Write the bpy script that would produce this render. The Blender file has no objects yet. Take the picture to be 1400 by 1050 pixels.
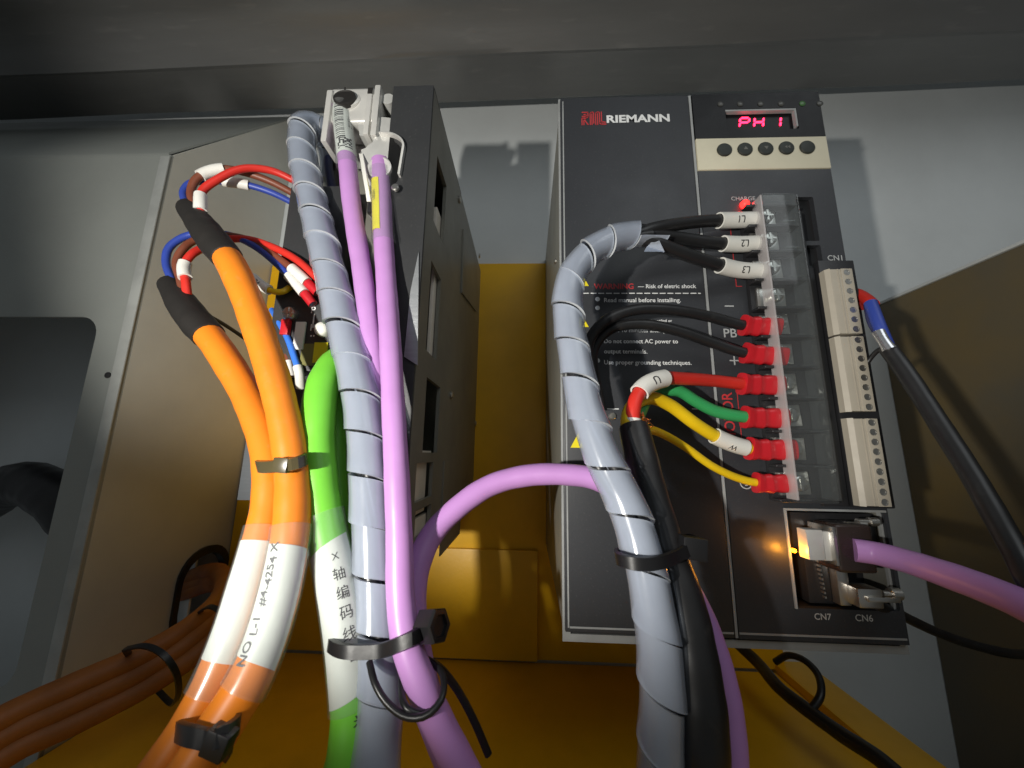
import bpy, bmesh, math, random
from mathutils import Vector, Matrix
from mathutils.geometry import tessellate_polygon

random.seed(7)
SC = bpy.context.scene
COL = SC.collection
MM = 0.001
R = math.radians

# ------------------------------------------------------------------ camera
# all dimensions below are millimetres: X right, Y away from the viewer, Z up;
# the origin is the lower left front corner of the right hand drive
CAM = Vector((-16.4, -185.83, 79.8))
PITCH, YAW, ROLL = 0.18838, 0.043795, -0.016873
ROT = (Matrix.Rotation(YAW, 3, 'Z') @ Matrix.Rotation(PITCH, 3, 'X') @ Matrix.Rotation(ROLL, 3, 'Y'))
FPX = 505.0
cd = bpy.data.cameras.new('camera')
cam = bpy.data.objects.new('camera', cd)
COL.objects.link(cam)
m3 = Matrix((ROT.col[0], ROT.col[2], -ROT.col[1])).transposed()
mw = m3.to_4x4()
mw.translation = CAM * MM
cam.matrix_world = mw
cd.sensor_width = 36
cd.lens = FPX / 1400 * 36
cd.clip_start = 0.004
cd.clip_end = 50
SC.camera = cam
cd.dof.use_dof = True
cd.dof.focus_distance = 0.180
cd.dof.aperture_fstop = 18

# ------------------------------------------------------------------ light
SC.view_settings.view_transform = 'Standard'
SC.view_settings.look = 'None'
SC.view_settings.exposure = 0
SC.view_settings.gamma = 1
w = bpy.data.worlds.new('World')
SC.world = w
w.use_nodes = True
w.node_tree.nodes['Background'].inputs[0].default_value = (0.86, 0.95, 1.0, 1)
w.node_tree.nodes['Background'].inputs[1].default_value = 0.10


def lamp(name, kind, loc, power, color, target=None, **kw):
    ld = bpy.data.lights.new(name, kind)
    ld.energy = power
    ld.color = color
    for k, v in kw.items():
        setattr(ld, k, v)
    o = bpy.data.objects.new(name, ld)
    o.location = Vector(loc) * MM
    if target is not None:
        o.rotation_euler = (Vector(target) - Vector(loc)).to_track_quat('-Z', 'Y').to_euler()
    COL.objects.link(o)
    return o


# the phone's own torch, a hand's width left of the lens
FL = Vector((-163, -285, 66))
lamp('torch', 'SPOT', FL, 5.2, (1.0, 0.965, 0.89), FL + Vector((0.33, 1.0, 0.66)) * 100,
     spot_size=R(100), spot_blend=0.38, shadow_soft_size=0.0048)
# dim room light falling in through the open top front
lamp('room_light', 'AREA', (300, -500, 620), 0.85, (0.93, 0.98, 1.0), (40, 150, 330), shape='RECTANGLE', size=0.5, size_y=0.35)


# ------------------------------------------------------------------ projecting helpers (photo pixel -> a point at its own depth)
def at(px, py, Y):
    d = ROT @ Vector(((px - 700) / FPX, 1, (525 - py) / FPX))
    return CAM + d * ((Y - CAM.y) / d.y)


def atx(px, py, X):
    d = ROT @ Vector(((px - 700) / FPX, 1, (525 - py) / FPX))
    return CAM + d * ((X - CAM.x) / d.x)


def pj(P):
    d = ROT.transposed() @ (P - CAM)
    return 700 + FPX * d.x / d.y, 525 - FPX * d.z / d.y


# ------------------------------------------------------------------ materials
MATS = {}


def mat(name, col, rough=0.5, metal=0.0, var=0.12, scale=60, bump=0.0, bscale=400, spec=0.5, col2=None,
        coat=0.0, sss=0.0, dust=0.0, stretch=None):
    if name in MATS:
        return MATS[name]
    m = bpy.data.materials.new(name)
    m.use_nodes = True
    nt = m.node_tree
    N, L = nt.nodes, nt.links
    b = N['Principled BSDF']
    tc = N.new('ShaderNodeTexCoord')
    mp = N.new('ShaderNodeMapping')
    L.new(tc.outputs['Object'], mp.inputs['Vector'])
    if stretch:
        mp.inputs['Scale'].default_value = stretch
    nz = N.new('ShaderNodeTexNoise')
    nz.inputs['Scale'].default_value = scale
    nz.inputs['Detail'].default_value = 6
    nz.inputs['Roughness'].default_value = 0.6
    L.new(mp.outputs[0], nz.inputs['Vector'])
    mx = N.new('ShaderNodeMix')
    mx.data_type = 'RGBA'
    c2 = col2 or tuple(c * (1 - var) for c in col)
    c1 = col if col2 else tuple(min(1, c * (1 + var)) for c in col)
    mx.inputs['A'].default_value = (*c1, 1)
    mx.inputs['B'].default_value = (*c2, 1)
    rp = N.new('ShaderNodeValToRGB')
    rp.color_ramp.elements[0].position = 0.35
    rp.color_ramp.elements[1].position = 0.68
    L.new(nz.outputs['Fac'], rp.inputs[0])
    L.new(rp.outputs[0], mx.inputs['Factor'])
    out = mx.outputs['Result']
    n2 = N.new('ShaderNodeTexNoise')
    n2.inputs['Scale'].default_value = bscale
    n2.inputs['Detail'].default_value = 4
    L.new(mp.outputs[0], n2.inputs['Vector'])
    if dust:
        r2 = N.new('ShaderNodeValToRGB')
        r2.color_ramp.elements[0].position = 0.60
        r2.color_ramp.elements[1].position = 0.78
        L.new(n2.outputs['Fac'], r2.inputs[0])
        mu = N.new('ShaderNodeMath')
        mu.operation = 'MULTIPLY'
        mu.inputs[1].default_value = dust
        L.new(r2.outputs[0], mu.inputs[0])
        md = N.new('ShaderNodeMix')
        md.data_type = 'RGBA'
        md.inputs['B'].default_value = (0.45, 0.43, 0.40, 1)
        L.new(out, md.inputs['A'])
        L.new(mu.outputs[0], md.inputs['Factor'])
        out = md.outputs['Result']
    L.new(out, b.inputs['Base Color'])
    mr = N.new('ShaderNodeMapRange')
    mr.inputs['To Min'].default_value = max(0.02, rough - 0.09)
    mr.inputs['To Max'].default_value = min(1, rough + 0.12)
    L.new(nz.outputs['Fac'], mr.inputs['Value'])
    L.new(mr.outputs[0], b.inputs['Roughness'])
    b.inputs['Metallic'].default_value = metal
    b.inputs['Specular IOR Level'].default_value = spec
    b.inputs['Coat Weight'].default_value = coat
    b.inputs['Coat Roughness'].default_value = 0.15
    if sss:
        b.inputs['Subsurface Weight'].default_value = sss
        b.inputs['Subsurface Radius'].default_value = (1, 1, 1)
        b.inputs['Subsurface Scale'].default_value = 0.0012
    if bump:
        bp = N.new('ShaderNodeBump')
        bp.inputs['Strength'].default_value = bump
        bp.inputs['Distance'].default_value = 0.0006
        L.new(n2.outputs['Fac'], bp.inputs['Height'])
        L.new(bp.outputs[0], b.inputs['Normal'])
    MATS[name] = m
    return m


def mat_clear(name, tint, opac, rough=0.08, body=(0.8, 0.84, 0.9), transl=0.0):
    """clear or milky plastic: part of the light goes straight through, part is reflected or scattered"""
    if name in MATS:
        return MATS[name]
    m = bpy.data.materials.new(name)
    m.use_nodes = True
    N, L = m.node_tree.nodes, m.node_tree.links
    b = N['Principled BSDF']
    o = N['Material Output']
    tc = N.new('ShaderNodeTexCoord')
    nz = N.new('ShaderNodeTexNoise')
    nz.inputs['Scale'].default_value = 90
    nz.inputs['Detail'].default_value = 5
    L.new(tc.outputs['Object'], nz.inputs['Vector'])
    b.inputs['Base Color'].default_value = (*body, 1)
    mr = N.new('ShaderNodeMapRange')
    mr.inputs['To Min'].default_value = max(0.02, rough - 0.05)
    mr.inputs['To Max'].default_value = rough + 0.12
    L.new(nz.outputs['Fac'], mr.inputs['Value'])
    L.new(mr.outputs[0], b.inputs['Roughness'])
    tr = N.new('ShaderNodeBsdfTransparent')
    tr.inputs[0].default_value = (*tint, 1)
    solid = b.outputs[0]
    gl = N.new('ShaderNodeBsdfGlossy')
    L.new(mr.outputs[0], gl.inputs['Roughness'])
    if transl:
        t = N.new('ShaderNodeBsdfTranslucent')
        t.inputs[0].default_value = (*body, 1)
        ms = N.new('ShaderNodeMixShader')
        ms.inputs[0].default_value = transl
        L.new(b.outputs[0], ms.inputs[1])
        L.new(t.outputs[0], ms.inputs[2])
        solid = ms.outputs[0]
    lw = N.new('ShaderNodeFresnel')
    lw.inputs[0].default_value = 1.45
    m2 = N.new('ShaderNodeMapRange')
    m2.inputs['To Min'].default_value = opac * 0.85
    m2.inputs['To Max'].default_value = min(1, opac * 1.12)
    L.new(nz.outputs['Fac'], m2.inputs['Value'])
    geo = N.new('ShaderNodeNewGeometry')
    inv = N.new('ShaderNodeMath')
    inv.operation = 'SUBTRACT'
    inv.inputs[0].default_value = 1.0
    L.new(geo.outputs['Backfacing'], inv.inputs[1])
    fm = N.new('ShaderNodeMath')
    fm.operation = 'MULTIPLY'
    L.new(lw.outputs[0], fm.inputs[0])
    L.new(inv.outputs[0], fm.inputs[1])
    mg = N.new('ShaderNodeMixShader')
    L.new(m2.outputs[0], mg.inputs[0])
    L.new(tr.outputs[0], mg.inputs[1])
    L.new(solid, mg.inputs[2])
    mx = N.new('ShaderNodeMixShader')
    L.new(fm.outputs[0], mx.inputs[0])
    L.new(mg.outputs[0], mx.inputs[1])
    L.new(gl.outputs[0], mx.inputs[2])
    L.new(mx.outputs[0], o.inputs['Surface'])
    MATS[name] = m
    return m


def mat_glow(name, col, strength):
    m = bpy.data.materials.new(name)
    m.use_nodes = True
    b = m.node_tree.nodes['Principled BSDF']
    b.inputs['Base Color'].default_value = (*col, 1)
    b.inputs['Emission Color'].default_value = (*col, 1)
    b.inputs['Emission Strength'].default_value = strength
    MATS[name] = m
    return m


M_FOLD = mat('pale_fold_paint', (0.33, 0.34, 0.325), 0.5, var=.15, scale=40, dust=.1)  # slightly lighter grey than the box front
M_BOX = mat('box_front_grey_light_evened', (0.25, 0.262, 0.245), 0.45, var=0.07, scale=10, bump=0.10, bscale=700, dust=0.08)  # box grey darkened so the brighter lit front matches the side
M_WALL = mat('grey_painted_steel', (0.70, 0.73, 0.73), 0.42, var=0.06, scale=9, bump=0.10, bscale=700, dust=0.10)
M_GFL = mat('grey_floor_paint', (0.20, 0.21, 0.20), 0.5, bump=0.1)
M_WALL_S = mat('box_side_grey_light_evened', (0.46, 0.455, 0.41), 0.36, var=0.08, scale=12, bump=0.10, bscale=600, dust=0.12)  # same box, grey lightened to make up for the glancing light on its side
M_BEAM = mat('raw_dark_steel', (0.16, 0.16, 0.157), 0.36, 0.3, scale=14, bump=0.25, bscale=160,
             col2=(0.20, 0.20, 0.196), stretch=(0.2, 1, 1), dust=0.14)
M_YEL = mat('yellow_machine_paint', (0.82, 0.45, 0.006), 0.40, var=0.10, scale=16, bump=0.12, bscale=500, dust=0.04)
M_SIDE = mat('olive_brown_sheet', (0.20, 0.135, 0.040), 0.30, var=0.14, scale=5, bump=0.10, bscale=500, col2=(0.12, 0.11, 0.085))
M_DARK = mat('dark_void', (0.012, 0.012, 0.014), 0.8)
M_BLK = mat('black_face_plastic', (0.030, 0.032, 0.037), 0.44, var=0.10, scale=30, bump=0.07, bscale=900, dust=0.07)
M_BLK2 = mat('black_moulded_plastic', (0.018, 0.018, 0.020), 0.40, var=0.1, bump=0.05, bscale=1200, dust=0.03)
M_GLS = mat('glossy_black_window', (0.006, 0.006, 0.007), 0.22, var=0.1, spec=0.12)
M_GREYPL = mat('grey_pinstripe', (0.30, 0.31, 0.31), 0.5)
M_BEIGE = mat('cream_keypad', (0.62, 0.58, 0.44), 0.5, var=0.04, bump=0.05, bscale=900, dust=0.06)
M_PLUG = mat('beige_terminal_plastic', (0.42, 0.38, 0.31), 0.5, var=0.06, bump=0.08, bscale=700, dust=0.10)
M_BOARD = mat('pale_board', (0.80, 0.74, 0.64), 0.5, var=.06, bump=.1)
M_KEY = mat('dark_rubber_key', (0.022, 0.026, 0.022), 0.55, var=0.2, bump=0.1)
M_METAL = mat('zinc_plated_metal', (0.62, 0.60, 0.56), 0.28, 0.95, var=0.12, scale=120, bump=0.08)
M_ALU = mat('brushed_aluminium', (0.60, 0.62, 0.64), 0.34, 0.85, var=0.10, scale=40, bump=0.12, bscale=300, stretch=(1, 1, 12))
M_HOOD = mat('light_connector_shell', (0.62, 0.61, 0.58), 0.30, 0.25, var=0.10, scale=60, bump=0.08, bscale=500)
M_HOOD2 = mat('grey_connector_shell', (0.50, 0.50, 0.48), 0.30, 0.2, var=0.12, scale=60, bump=0.08, bscale=500)
M_BODY = mat('drive_side_sheet', (0.22, 0.215, 0.185), 0.42, 0.15, var=0.10, scale=25, bump=0.08, bscale=600, dust=0.05)
M_FRAME = mat('dark_grey_cover', (0.038, 0.039, 0.041), 0.42, 0.1, var=0.10, scale=40, bump=0.06, bscale=700, dust=0.05)
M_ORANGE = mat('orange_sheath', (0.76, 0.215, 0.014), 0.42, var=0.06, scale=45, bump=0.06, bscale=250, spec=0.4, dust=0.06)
M_ORANGE_SHADE = mat('shaded_orange_sheath', (0.30, 0.098, 0.014), 0.55, var=0.25, scale=30, bump=0.15, bscale=250, dust=0.05)  # orange sheath with the shade it lies in put into the colour
M_GREEN = mat('bright_green_sheath', (0.17, 0.57, 0.045), 0.40, var=0.05, scale=45, bump=0.05, bscale=250, spec=0.4)
M_PURPLE = mat('violet_sheath', (0.50, 0.25, 0.57), 0.38, var=0.05, scale=40, bump=0.05, bscale=260, spec=0.45)
M_BLACKC = mat('black_pvc_sheath', (0.014, 0.014, 0.015), 0.36, var=0.2, scale=60, bump=0.10, bscale=240, dust=0.03)
M_SHRINK = mat('black_heat_shrink', (0.013, 0.011, 0.0095), 0.6, var=0.2, scale=90, bump=0.5, bscale=160)
M_RED = mat('red_insulation', (0.62, 0.028, 0.018), 0.42, var=0.06, bump=0.04)
M_LUG = mat('red_crimp_sleeve', (0.52, 0.014, 0.022), 0.33, var=0.08, bump=0.08, bscale=350)
M_BLUE = mat('blue_insulation', (0.030, 0.060, 0.33), 0.40, var=0.08, bump=0.04)
M_SKY = mat('light_blue_insulation', (0.045, 0.19, 0.75), 0.35, var=0.06)
M_NAVY = mat('navy_insulation', (0.03, 0.035, 0.12), 0.4)
M_BROWN = mat('brown_insulation', (0.19, 0.055, 0.028), 0.45, var=0.1, bump=0.04)
M_OLIVE = mat('olive_wire', (0.09, 0.07, 0.02), 0.5)
M_YELW = mat('yellow_insulation', (0.78, 0.52, 0.008), 0.40, var=0.05, bump=0.04)
M_GRNW = mat('green_insulation', (0.035, 0.33, 0.10), 0.42, var=0.06, bump=0.04)
M_WHITE = mat('white_marker_sleeve', (0.74, 0.73, 0.68), 0.42, var=0.05, bump=0.05, dust=0.05)
M_LABEL = mat('white_paper_label', (0.68, 0.70, 0.66), 0.5, var=0.05, bump=0.05, bscale=300)
M_INK = mat('black_ink', (0.02, 0.02, 0.024), 0.6)
M_PENCIL = mat('faded_ink', (0.10, 0.10, 0.11), 0.7)
M_PRINT = mat('white_print', (0.72, 0.73, 0.73), 0.5, var=0.06)
M_PRINTG = mat('grey_print', (0.42, 0.43, 0.43), 0.5)
M_PRINTR = mat('red_print', (0.50, 0.035, 0.04), 0.5)
M_WARN = mat('yellow_warning_print', (0.80, 0.66, 0.01), 0.45)
M_COPPER = mat('bare_copper', (0.85, 0.42, 0.22), 0.28, 0.95)
M_FOIL = mat('foil_shield', (0.70, 0.71, 0.74), 0.22, 0.9, bump=0.4, bscale=200)
M_TIE = mat('black_nylon', (0.010, 0.010, 0.011), 0.34, var=0.15, bump=0.08, bscale=300)
M_OLTIE = mat('smoky_nylon', (0.075, 0.062, 0.030), 0.22, var=0.15)
M_SPIRAL = mat_clear('milky_polyethylene', (0.86, 0.90, 0.96), 0.40, 0.13, (0.72, 0.78, 0.90), transl=0.25)
M_SPEDGE = mat_clear('milky_polyethylene_rim', (0.9, 0.92, 0.96), 0.75, 0.25, (0.74, 0.77, 0.80), transl=0.2)
M_CLEAR = mat_clear('clear_acrylic', (0.93, 0.95, 0.95), 0.028, 0.06, (0.75, 0.76, 0.76))
M_CLEARE = mat_clear('acrylic_edge_highlight', (0.9, 0.92, 0.92), 0.36, 0.12, (0.80, 0.74, 0.74))  # acrylic made whiter and denser to carry the edge highlight
M_FILM = mat_clear('clear_label_film', (0.96, 0.97, 0.97), 0.05, 0.16, (0.78, 0.79, 0.77))
M_SMOKE = mat_clear('smoked_hood_plastic', (0.35, 0.26, 0.22), 0.75, 0.25, (0.045, 0.028, 0.024))
G_RED = mat_glow('red_segment', (1.0, 0.015, 0.06), 7.0)
G_LED = mat_glow('red_led', (1.0, 0.01, 0.008), 9.0)
G_AMB = mat_glow('amber_led', (1.0, 0.33, 0.004), 30.0)
G_GRN = mat('dim_green_led', (0.05, 0.13, 0.04), 0.25)
M_LEDOFF = mat('unlit_led', (0.06, 0.06, 0.055), 0.25)


# ------------------------------------------------------------------ mesh building
class MB:
    def __init__(s):
        s.v, s.f = [], []

    def add(s, vs, fs):
        k = len(s.v)
        s.v += [Vector(v) for v in vs]
        s.f += [tuple(i + k for i in f) for f in fs]
        return s

    def box(s, x0, x1, y0, y1, z0, z1, bev=0.0, seg=2):
        bm = bmesh.new()
        vs = [bm.verts.new(p) for p in ((x0, y0, z0), (x1, y0, z0), (x1, y1, z0), (x0, y1, z0),
                                        (x0, y0, z1), (x1, y0, z1), (x1, y1, z1), (x0, y1, z1))]
        for f in ((0, 3, 2, 1), (4, 5, 6, 7), (0, 1, 5, 4), (1, 2, 6, 5), (2, 3, 7, 6), (3, 0, 4, 7)):
            bm.faces.new([vs[i] for i in f])
        if bev:
            bmesh.ops.bevel(bm, geom=bm.edges[:], offset=bev, segments=seg, affect='EDGES', profile=0.6)
        s.bm(bm)
        return s

    def bm(s, bm):
        bm.verts.index_update()
        s.add([v.co.copy() for v in bm.verts], [[v.index for v in f.verts] for f in bm.faces])
        bm.free()
        return s

    def prism(s, poly, axis, a, b):
        """extrude a 2-D polygon along axis ('X','Y','Z') from a to b"""
        def p3(p, h):
            return {'X': (h, p[0], p[1]), 'Y': (p[0], h, p[1]), 'Z': (p[0], p[1], h)}[axis]
        n = len(poly)
        vs = [p3(p, a) for p in poly] + [p3(p, b) for p in poly]
        fs = [tuple(range(n))[::-1], tuple(range(n, 2 * n))] + [(i, (i + 1) % n, n + (i + 1) % n, n + i) for i in range(n)]
        return s.add(vs, fs)

    def cyl(s, c, r, h, axis='Y', n=20, bev=0.0, r2=None):
        c = Vector(c)
        prof = [(r, 0), (r2 if r2 is not None else r, h)]
        if bev:
            sg = -1 if h < 0 else 1
            rr = r2 if r2 is not None else r
            prof = [(r, 0), (rr, h - sg * bev), (rr - bev * 0.3, h - sg * bev * 0.3), (rr - bev, h)]
        return s.lathe(c, prof, axis, n)

    def lathe(s, c, prof, axis='Y', n=20):
        c = Vector(c)
        ax = {'X': Vector((1, 0, 0)), 'Y': Vector((0, 1, 0)), 'Z': Vector((0, 0, 1))}[axis] if isinstance(axis, str) else Vector(axis).normalized()
        u = ax.orthogonal().normalized()
        v = ax.cross(u)
        vs, fs = [], []
        for r, h in prof:
            for i in range(n):
                a = 2 * math.pi * i / n
                vs.append(c + ax * h + (u * math.cos(a) + v * math.sin(a)) * r)
        for j in range(len(prof) - 1):
            for i in range(n):
                fs.append((j * n + i, j * n + (i + 1) % n, (j + 1) * n + (i + 1) % n, (j + 1) * n + i))
        fs.append(tuple(range(n))[::-1])
        k = (len(prof) - 1) * n
        fs.append(tuple(range(k, k + n)))
        return s.add(vs, fs)


ORG = {}      # world origin (mm) of each root


def origin(o):
    while o is not None and o.name not in ORG:
        o = o.parent
    return ORG[o.name] if o is not None else Vector((0, 0, 0))


def obj(name, mb, m, parent=None, base=None, label=None, angle=38):
    """one mesh object; vertices given in world mm, stored relative to the root thing (or to base)"""
    og = origin(parent) if parent is not None else Vector(base or (0, 0, 0))
    off = Vector(base) if (base is not None and parent is not None) else og
    me = bpy.data.meshes.new(name)
    me.from_pydata([tuple((Vector(v) - off) * MM) for v in mb.v], [], mb.f)
    me.materials.append(m)
    me.update()
    bmx = bmesh.new()
    bmx.from_mesh(me)
    bmesh.ops.remove_doubles(bmx, verts=bmx.verts[:], dist=1e-7)
    bmesh.ops.recalc_face_normals(bmx, faces=bmx.faces[:])
    bmx.to_mesh(me)
    bmx.free()
    if angle:
        for p in me.polygons:
            p.use_smooth = True
        me.set_sharp_from_angle(angle=R(angle))
    o = bpy.data.objects.new(name, me)
    COL.objects.link(o)
    if parent is not None:
        o.parent = parent
        if base is not None:
            o.location = (off - og) * MM
    else:
        o.location = og * MM
        ORG[o.name] = og
    if label:
        o['label'] = label
    return o


def copy_part(src, base, parent):
    o = src.copy()
    COL.objects.link(o)
    o.parent = parent
    o.location = (Vector(base) - origin(parent)) * MM
    return o


def thing(name, base, label, cat, group=None):
    o = bpy.data.objects.new(name, None)
    o.empty_display_size = 0.01
    o.location = Vector(base) * MM
    COL.objects.link(o)
    ORG[o.name] = Vector(base)
    o['label'] = label
    o['category'] = cat
    if group:
        o['group'] = group
    return o


def tag(o, label, cat, group=None):
    o['label'] = label
    o['category'] = cat
    if group:
        o['group'] = group
    return o


def struct(o, kind='structure'):
    o['kind'] = kind
    return o


# ------------------------------------------------------------------ paths and tubes
class Path:
    def __init__(s, pts, px=True):
        P = [at(*p) if px else Vector(p) for p in pts]
        P = [P[0] * 2 - P[1]] + P + [P[-1] * 2 - P[-2]]
        out = []
        for i in range(1, len(P) - 2):
            p0, p1, p2, p3 = P[i - 1:i + 3]
            t0 = 0
            t1 = t0 + max(1e-4, (p1 - p0).length) ** 0.5
            t2 = t1 + max(1e-4, (p2 - p1).length) ** 0.5
            t3 = t2 + max(1e-4, (p3 - p2).length) ** 0.5
            n = max(4, int((p2 - p1).length / 0.8))
            for k in range(n):
                t = t1 + (t2 - t1) * k / n
                a1 = p0 * ((t1 - t) / (t1 - t0)) + p1 * ((t - t0) / (t1 - t0))
                a2 = p1 * ((t2 - t) / (t2 - t1)) + p2 * ((t - t1) / (t2 - t1))
                a3 = p2 * ((t3 - t) / (t3 - t2)) + p3 * ((t - t2) / (t3 - t2))
                b1 = a1 * ((t2 - t) / (t2 - t0)) + a2 * ((t - t0) / (t2 - t0))
                b2 = a2 * ((t3 - t) / (t3 - t1)) + a3 * ((t - t1) / (t3 - t1))
                out.append(b1 * ((t2 - t) / (t2 - t1)) + b2 * ((t - t1) / (t2 - t1)))
        out.append(P[-2])
        s.p = out
        s.s = [0.0]
        for a, b in zip(out, out[1:]):
            s.s.append(s.s[-1] + (b - a).length)
        s.len = s.s[-1]
        # parallel transport frame
        t = s.tan(0)
        n = (CAM - out[0])
        n = (n - t * n.dot(t)).normalized()
        s.n = [n]
        for i in range(1, len(out)):
            t2 = s.tan_i(i)
            q = t.rotation_difference(t2)
            n = q @ n
            n = (n - t2 * n.dot(t2)).normalized()
            s.n.append(n)
            t = t2

    def tan_i(s, i):
        a, b = s.p[max(0, i - 1)], s.p[min(len(s.p) - 1, i + 1)]
        return (b - a).normalized()

    def idx(s, d):
        d = min(max(d, 0), s.len)
        lo, hi = 0, len(s.s) - 1
        while hi - lo > 1:
            mid = (lo + hi) // 2
            if s.s[mid] <= d:
                lo = mid
            else:
                hi = mid
        f = (d - s.s[lo]) / max(1e-9, s.s[hi] - s.s[lo])
        return lo, hi, f

    def pos(s, d):
        if d < 0:
            return s.p[0] + s.tan_i(0) * d
        if d > s.len:
            return s.p[-1] + s.tan_i(len(s.p) - 1) * (d - s.len)
        a, b, f = s.idx(d)
        return s.p[a].lerp(s.p[b], f)

    def tan(s, d):
        a, b, f = s.idx(d)
        return s.tan_i(a).lerp(s.tan_i(b), f).normalized()

    def frame(s, d):
        a, b, f = s.idx(d)
        t = s.tan(d)
        n = s.n[a].lerp(s.n[b], f)
        n = (n - t * n.dot(t)).normalized()
        return t, n, n.cross(t)

    def vframe(s, d):
        """frame whose normal faces the viewer's side"""
        t = s.tan(d)
        n = CAM - s.pos(d)
        n = (n - t * n.dot(t)).normalized()
        return t, n, n.cross(t)

    def at_px(s, px, py):
        best, bi = 1e18, 0
        for i in range(0, len(s.p), 2):
            q = pj(s.p[i])
            d = (q[0] - px) ** 2 + (q[1] - py) ** 2
            if d < best:
                best, bi = d, i
        return s.s[bi]


def tube(path, r, s0=0.0, s1=None, seg=18, step=2.0, wob=0.0, rnd=0.0, flat=1.0, sq=1.0):
    """r: number or function of the 0..1 position; closed, slightly rounded ends"""
    s1 = path.len if s1 is None else s1
    n = max(2, int((s1 - s0) / step))
    mb = MB()
    rf = r if callable(r) else (lambda u: r)
    rings = []
    ph = random.random() * 6
    ds = [(0.0, 0.90)] + [(k / n, 1.0) for k in range(n + 1)] + [(1.0, 0.90)]
    for j, (u, k) in enumerate(ds):
        d = s0 + (s1 - s0) * u
        if j == 0:
            d -= rnd
        if j == len(ds) - 1:
            d += rnd
        t, nn, b = path.frame(d)
        c = path.pos(d)
        rr = rf(u) * k * (1 + wob * math.sin(d * 0.23 + ph) * 0.6 + wob * math.sin(d * 0.61 + ph * 2) * 0.4)
        ring = []
        if flat != 1.0:
            t, nn, b = path.vframe(d)
        for i in range(seg):
            a = 2 * math.pi * i / seg
            ca, sa = math.cos(a), math.sin(a)
            if sq != 1.0:
                ca, sa = math.copysign(abs(ca) ** sq, ca), math.copysign(abs(sa) ** sq, sa)
            ring.append(c + nn * (ca * rr * flat) + b * (sa * rr))
        rings.append(ring)
    m = len(rings)
    mb.add([v for ring in rings for v in ring],
           [(j * seg + i, j * seg + (i + 1) % seg, (j + 1) * seg + (i + 1) % seg, (j + 1) * seg + i)
            for j in range(m - 1) for i in range(seg)] + [tuple(range(seg))[::-1], tuple(range((m - 1) * seg, m * seg))])
    return mb


def sleeve(path, r, th, s0, s1, seg=20, step=2.0, flare=0.0):
    """hollow tube"""
    n = max(2, int((s1 - s0) / step))
    mb = MB()
    prof = [(r + th, k / n) for k in range(n + 1)] + [(r, 1 - k / n) for k in range(n + 1)]
    vs, fs = [], []
    for rr, u in prof:
        d = s0 + (s1 - s0) * u
        t, nn, b = path.frame(d)
        c = path.pos(d)
        e = flare * (max(0, 1 - u * 6) + max(0, 1 - (1 - u) * 6))
        for i in range(seg):
            a = 2 * math.pi * i / seg
            vs.append(c + (nn * math.cos(a) + b * math.sin(a)) * (rr + e))
    m = len(prof)
    for j in range(m):
        k = (j + 1) % m
        for i in range(seg):
            fs.append((j * seg + i, j * seg + (i + 1) % seg, k * seg + (i + 1) % seg, k * seg + i))
    return mb.add(vs, fs)


def patch(path, r, th, s0, s1, a0, a1, step=2.0, na=26, skew=0.0):
    """curved sheet lying on a cable, between two angles seen from the viewer's side"""
    n = max(2, int((s1 - s0) / step))
    mb = MB()
    grid = []
    for lay in (r + th, r):
        for j in range(n + 1):
            for i in range(na + 1):
                fa = i / na
                d = s0 + (s1 - s0) * j / n + skew * (fa - 0.5)
                t, nn, b = path.vframe(d)
                a = a0 + (a1 - a0) * fa
                grid.append(path.pos(d) + (nn * math.cos(a) + b * math.sin(a)) * lay)
    W = na + 1
    K = (n + 1) * W
    fs = []
    for j in range(n):
        for i in range(na):
            q = (j * W + i, j * W + i + 1, (j + 1) * W + i + 1, (j + 1) * W + i)
            fs.append(q)
            fs.append(tuple(K + x for x in q[::-1]))
    edge = [i for i in range(W)] + [j * W + na for j in range(1, n + 1)] + [n * W + i for i in range(na - 1, -1, -1)] + [j * W for j in range(n - 1, 0, -1)]
    for a, b in zip(edge, edge[1:] + edge[:1]):
        fs.append((a, K + a, K + b, b))
    return mb.add(grid, fs)


TXT = {}


def text_geo(body, bold=0.0):
    key = (body, bold)
    if key not in TXT:
        cu = bpy.data.curves.new('lettering', 'FONT')
        cu.body = body
        cu.size = 1.0
        cu.resolution_u = 3
        cu.offset = bold
        o = bpy.data.objects.new('lettering', cu)
        COL.objects.link(o)
        dg = bpy.context.evaluated_depsgraph_get()
        me = bpy.data.meshes.new_from_object(o.evaluated_get(dg))
        vs = [v.co.copy() for v in me.vertices]
        fs = [tuple(p.vertices) for p in me.polygons]
        bpy.data.objects.remove(o)
        bpy.data.curves.remove(cu)
        bpy.data.meshes.remove(me)
        TXT[key] = (vs, fs)
    return TXT[key]


def fine_geo(body, bold):
    """lettering cut fine enough to follow a round cable"""
    key = (body, bold, 1)
    if key not in TXT:
        vs, fs = text_geo(body, bold)
        bm = bmesh.new()
        bv = [bm.verts.new(v) for v in vs]
        for f in fs:
            try:
                bm.faces.new([bv[i] for i in f])
            except ValueError:
                pass
        bmesh.ops.triangulate(bm, faces=bm.faces[:])
        for _ in range(3):
            es = [e for e in bm.edges if e.calc_length() > 0.16]
            if es:
                bmesh.ops.subdivide_edges(bm, edges=es, cuts=1)
                bmesh.ops.triangulate(bm, faces=[f for f in bm.faces if len(f.verts) > 3])
        bm.verts.index_update()
        TXT[key] = ([v.co.copy() for v in bm.verts], [tuple(v.index for v in f.verts) for f in bm.faces])
        bm.free()
    return TXT[key]


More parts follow.
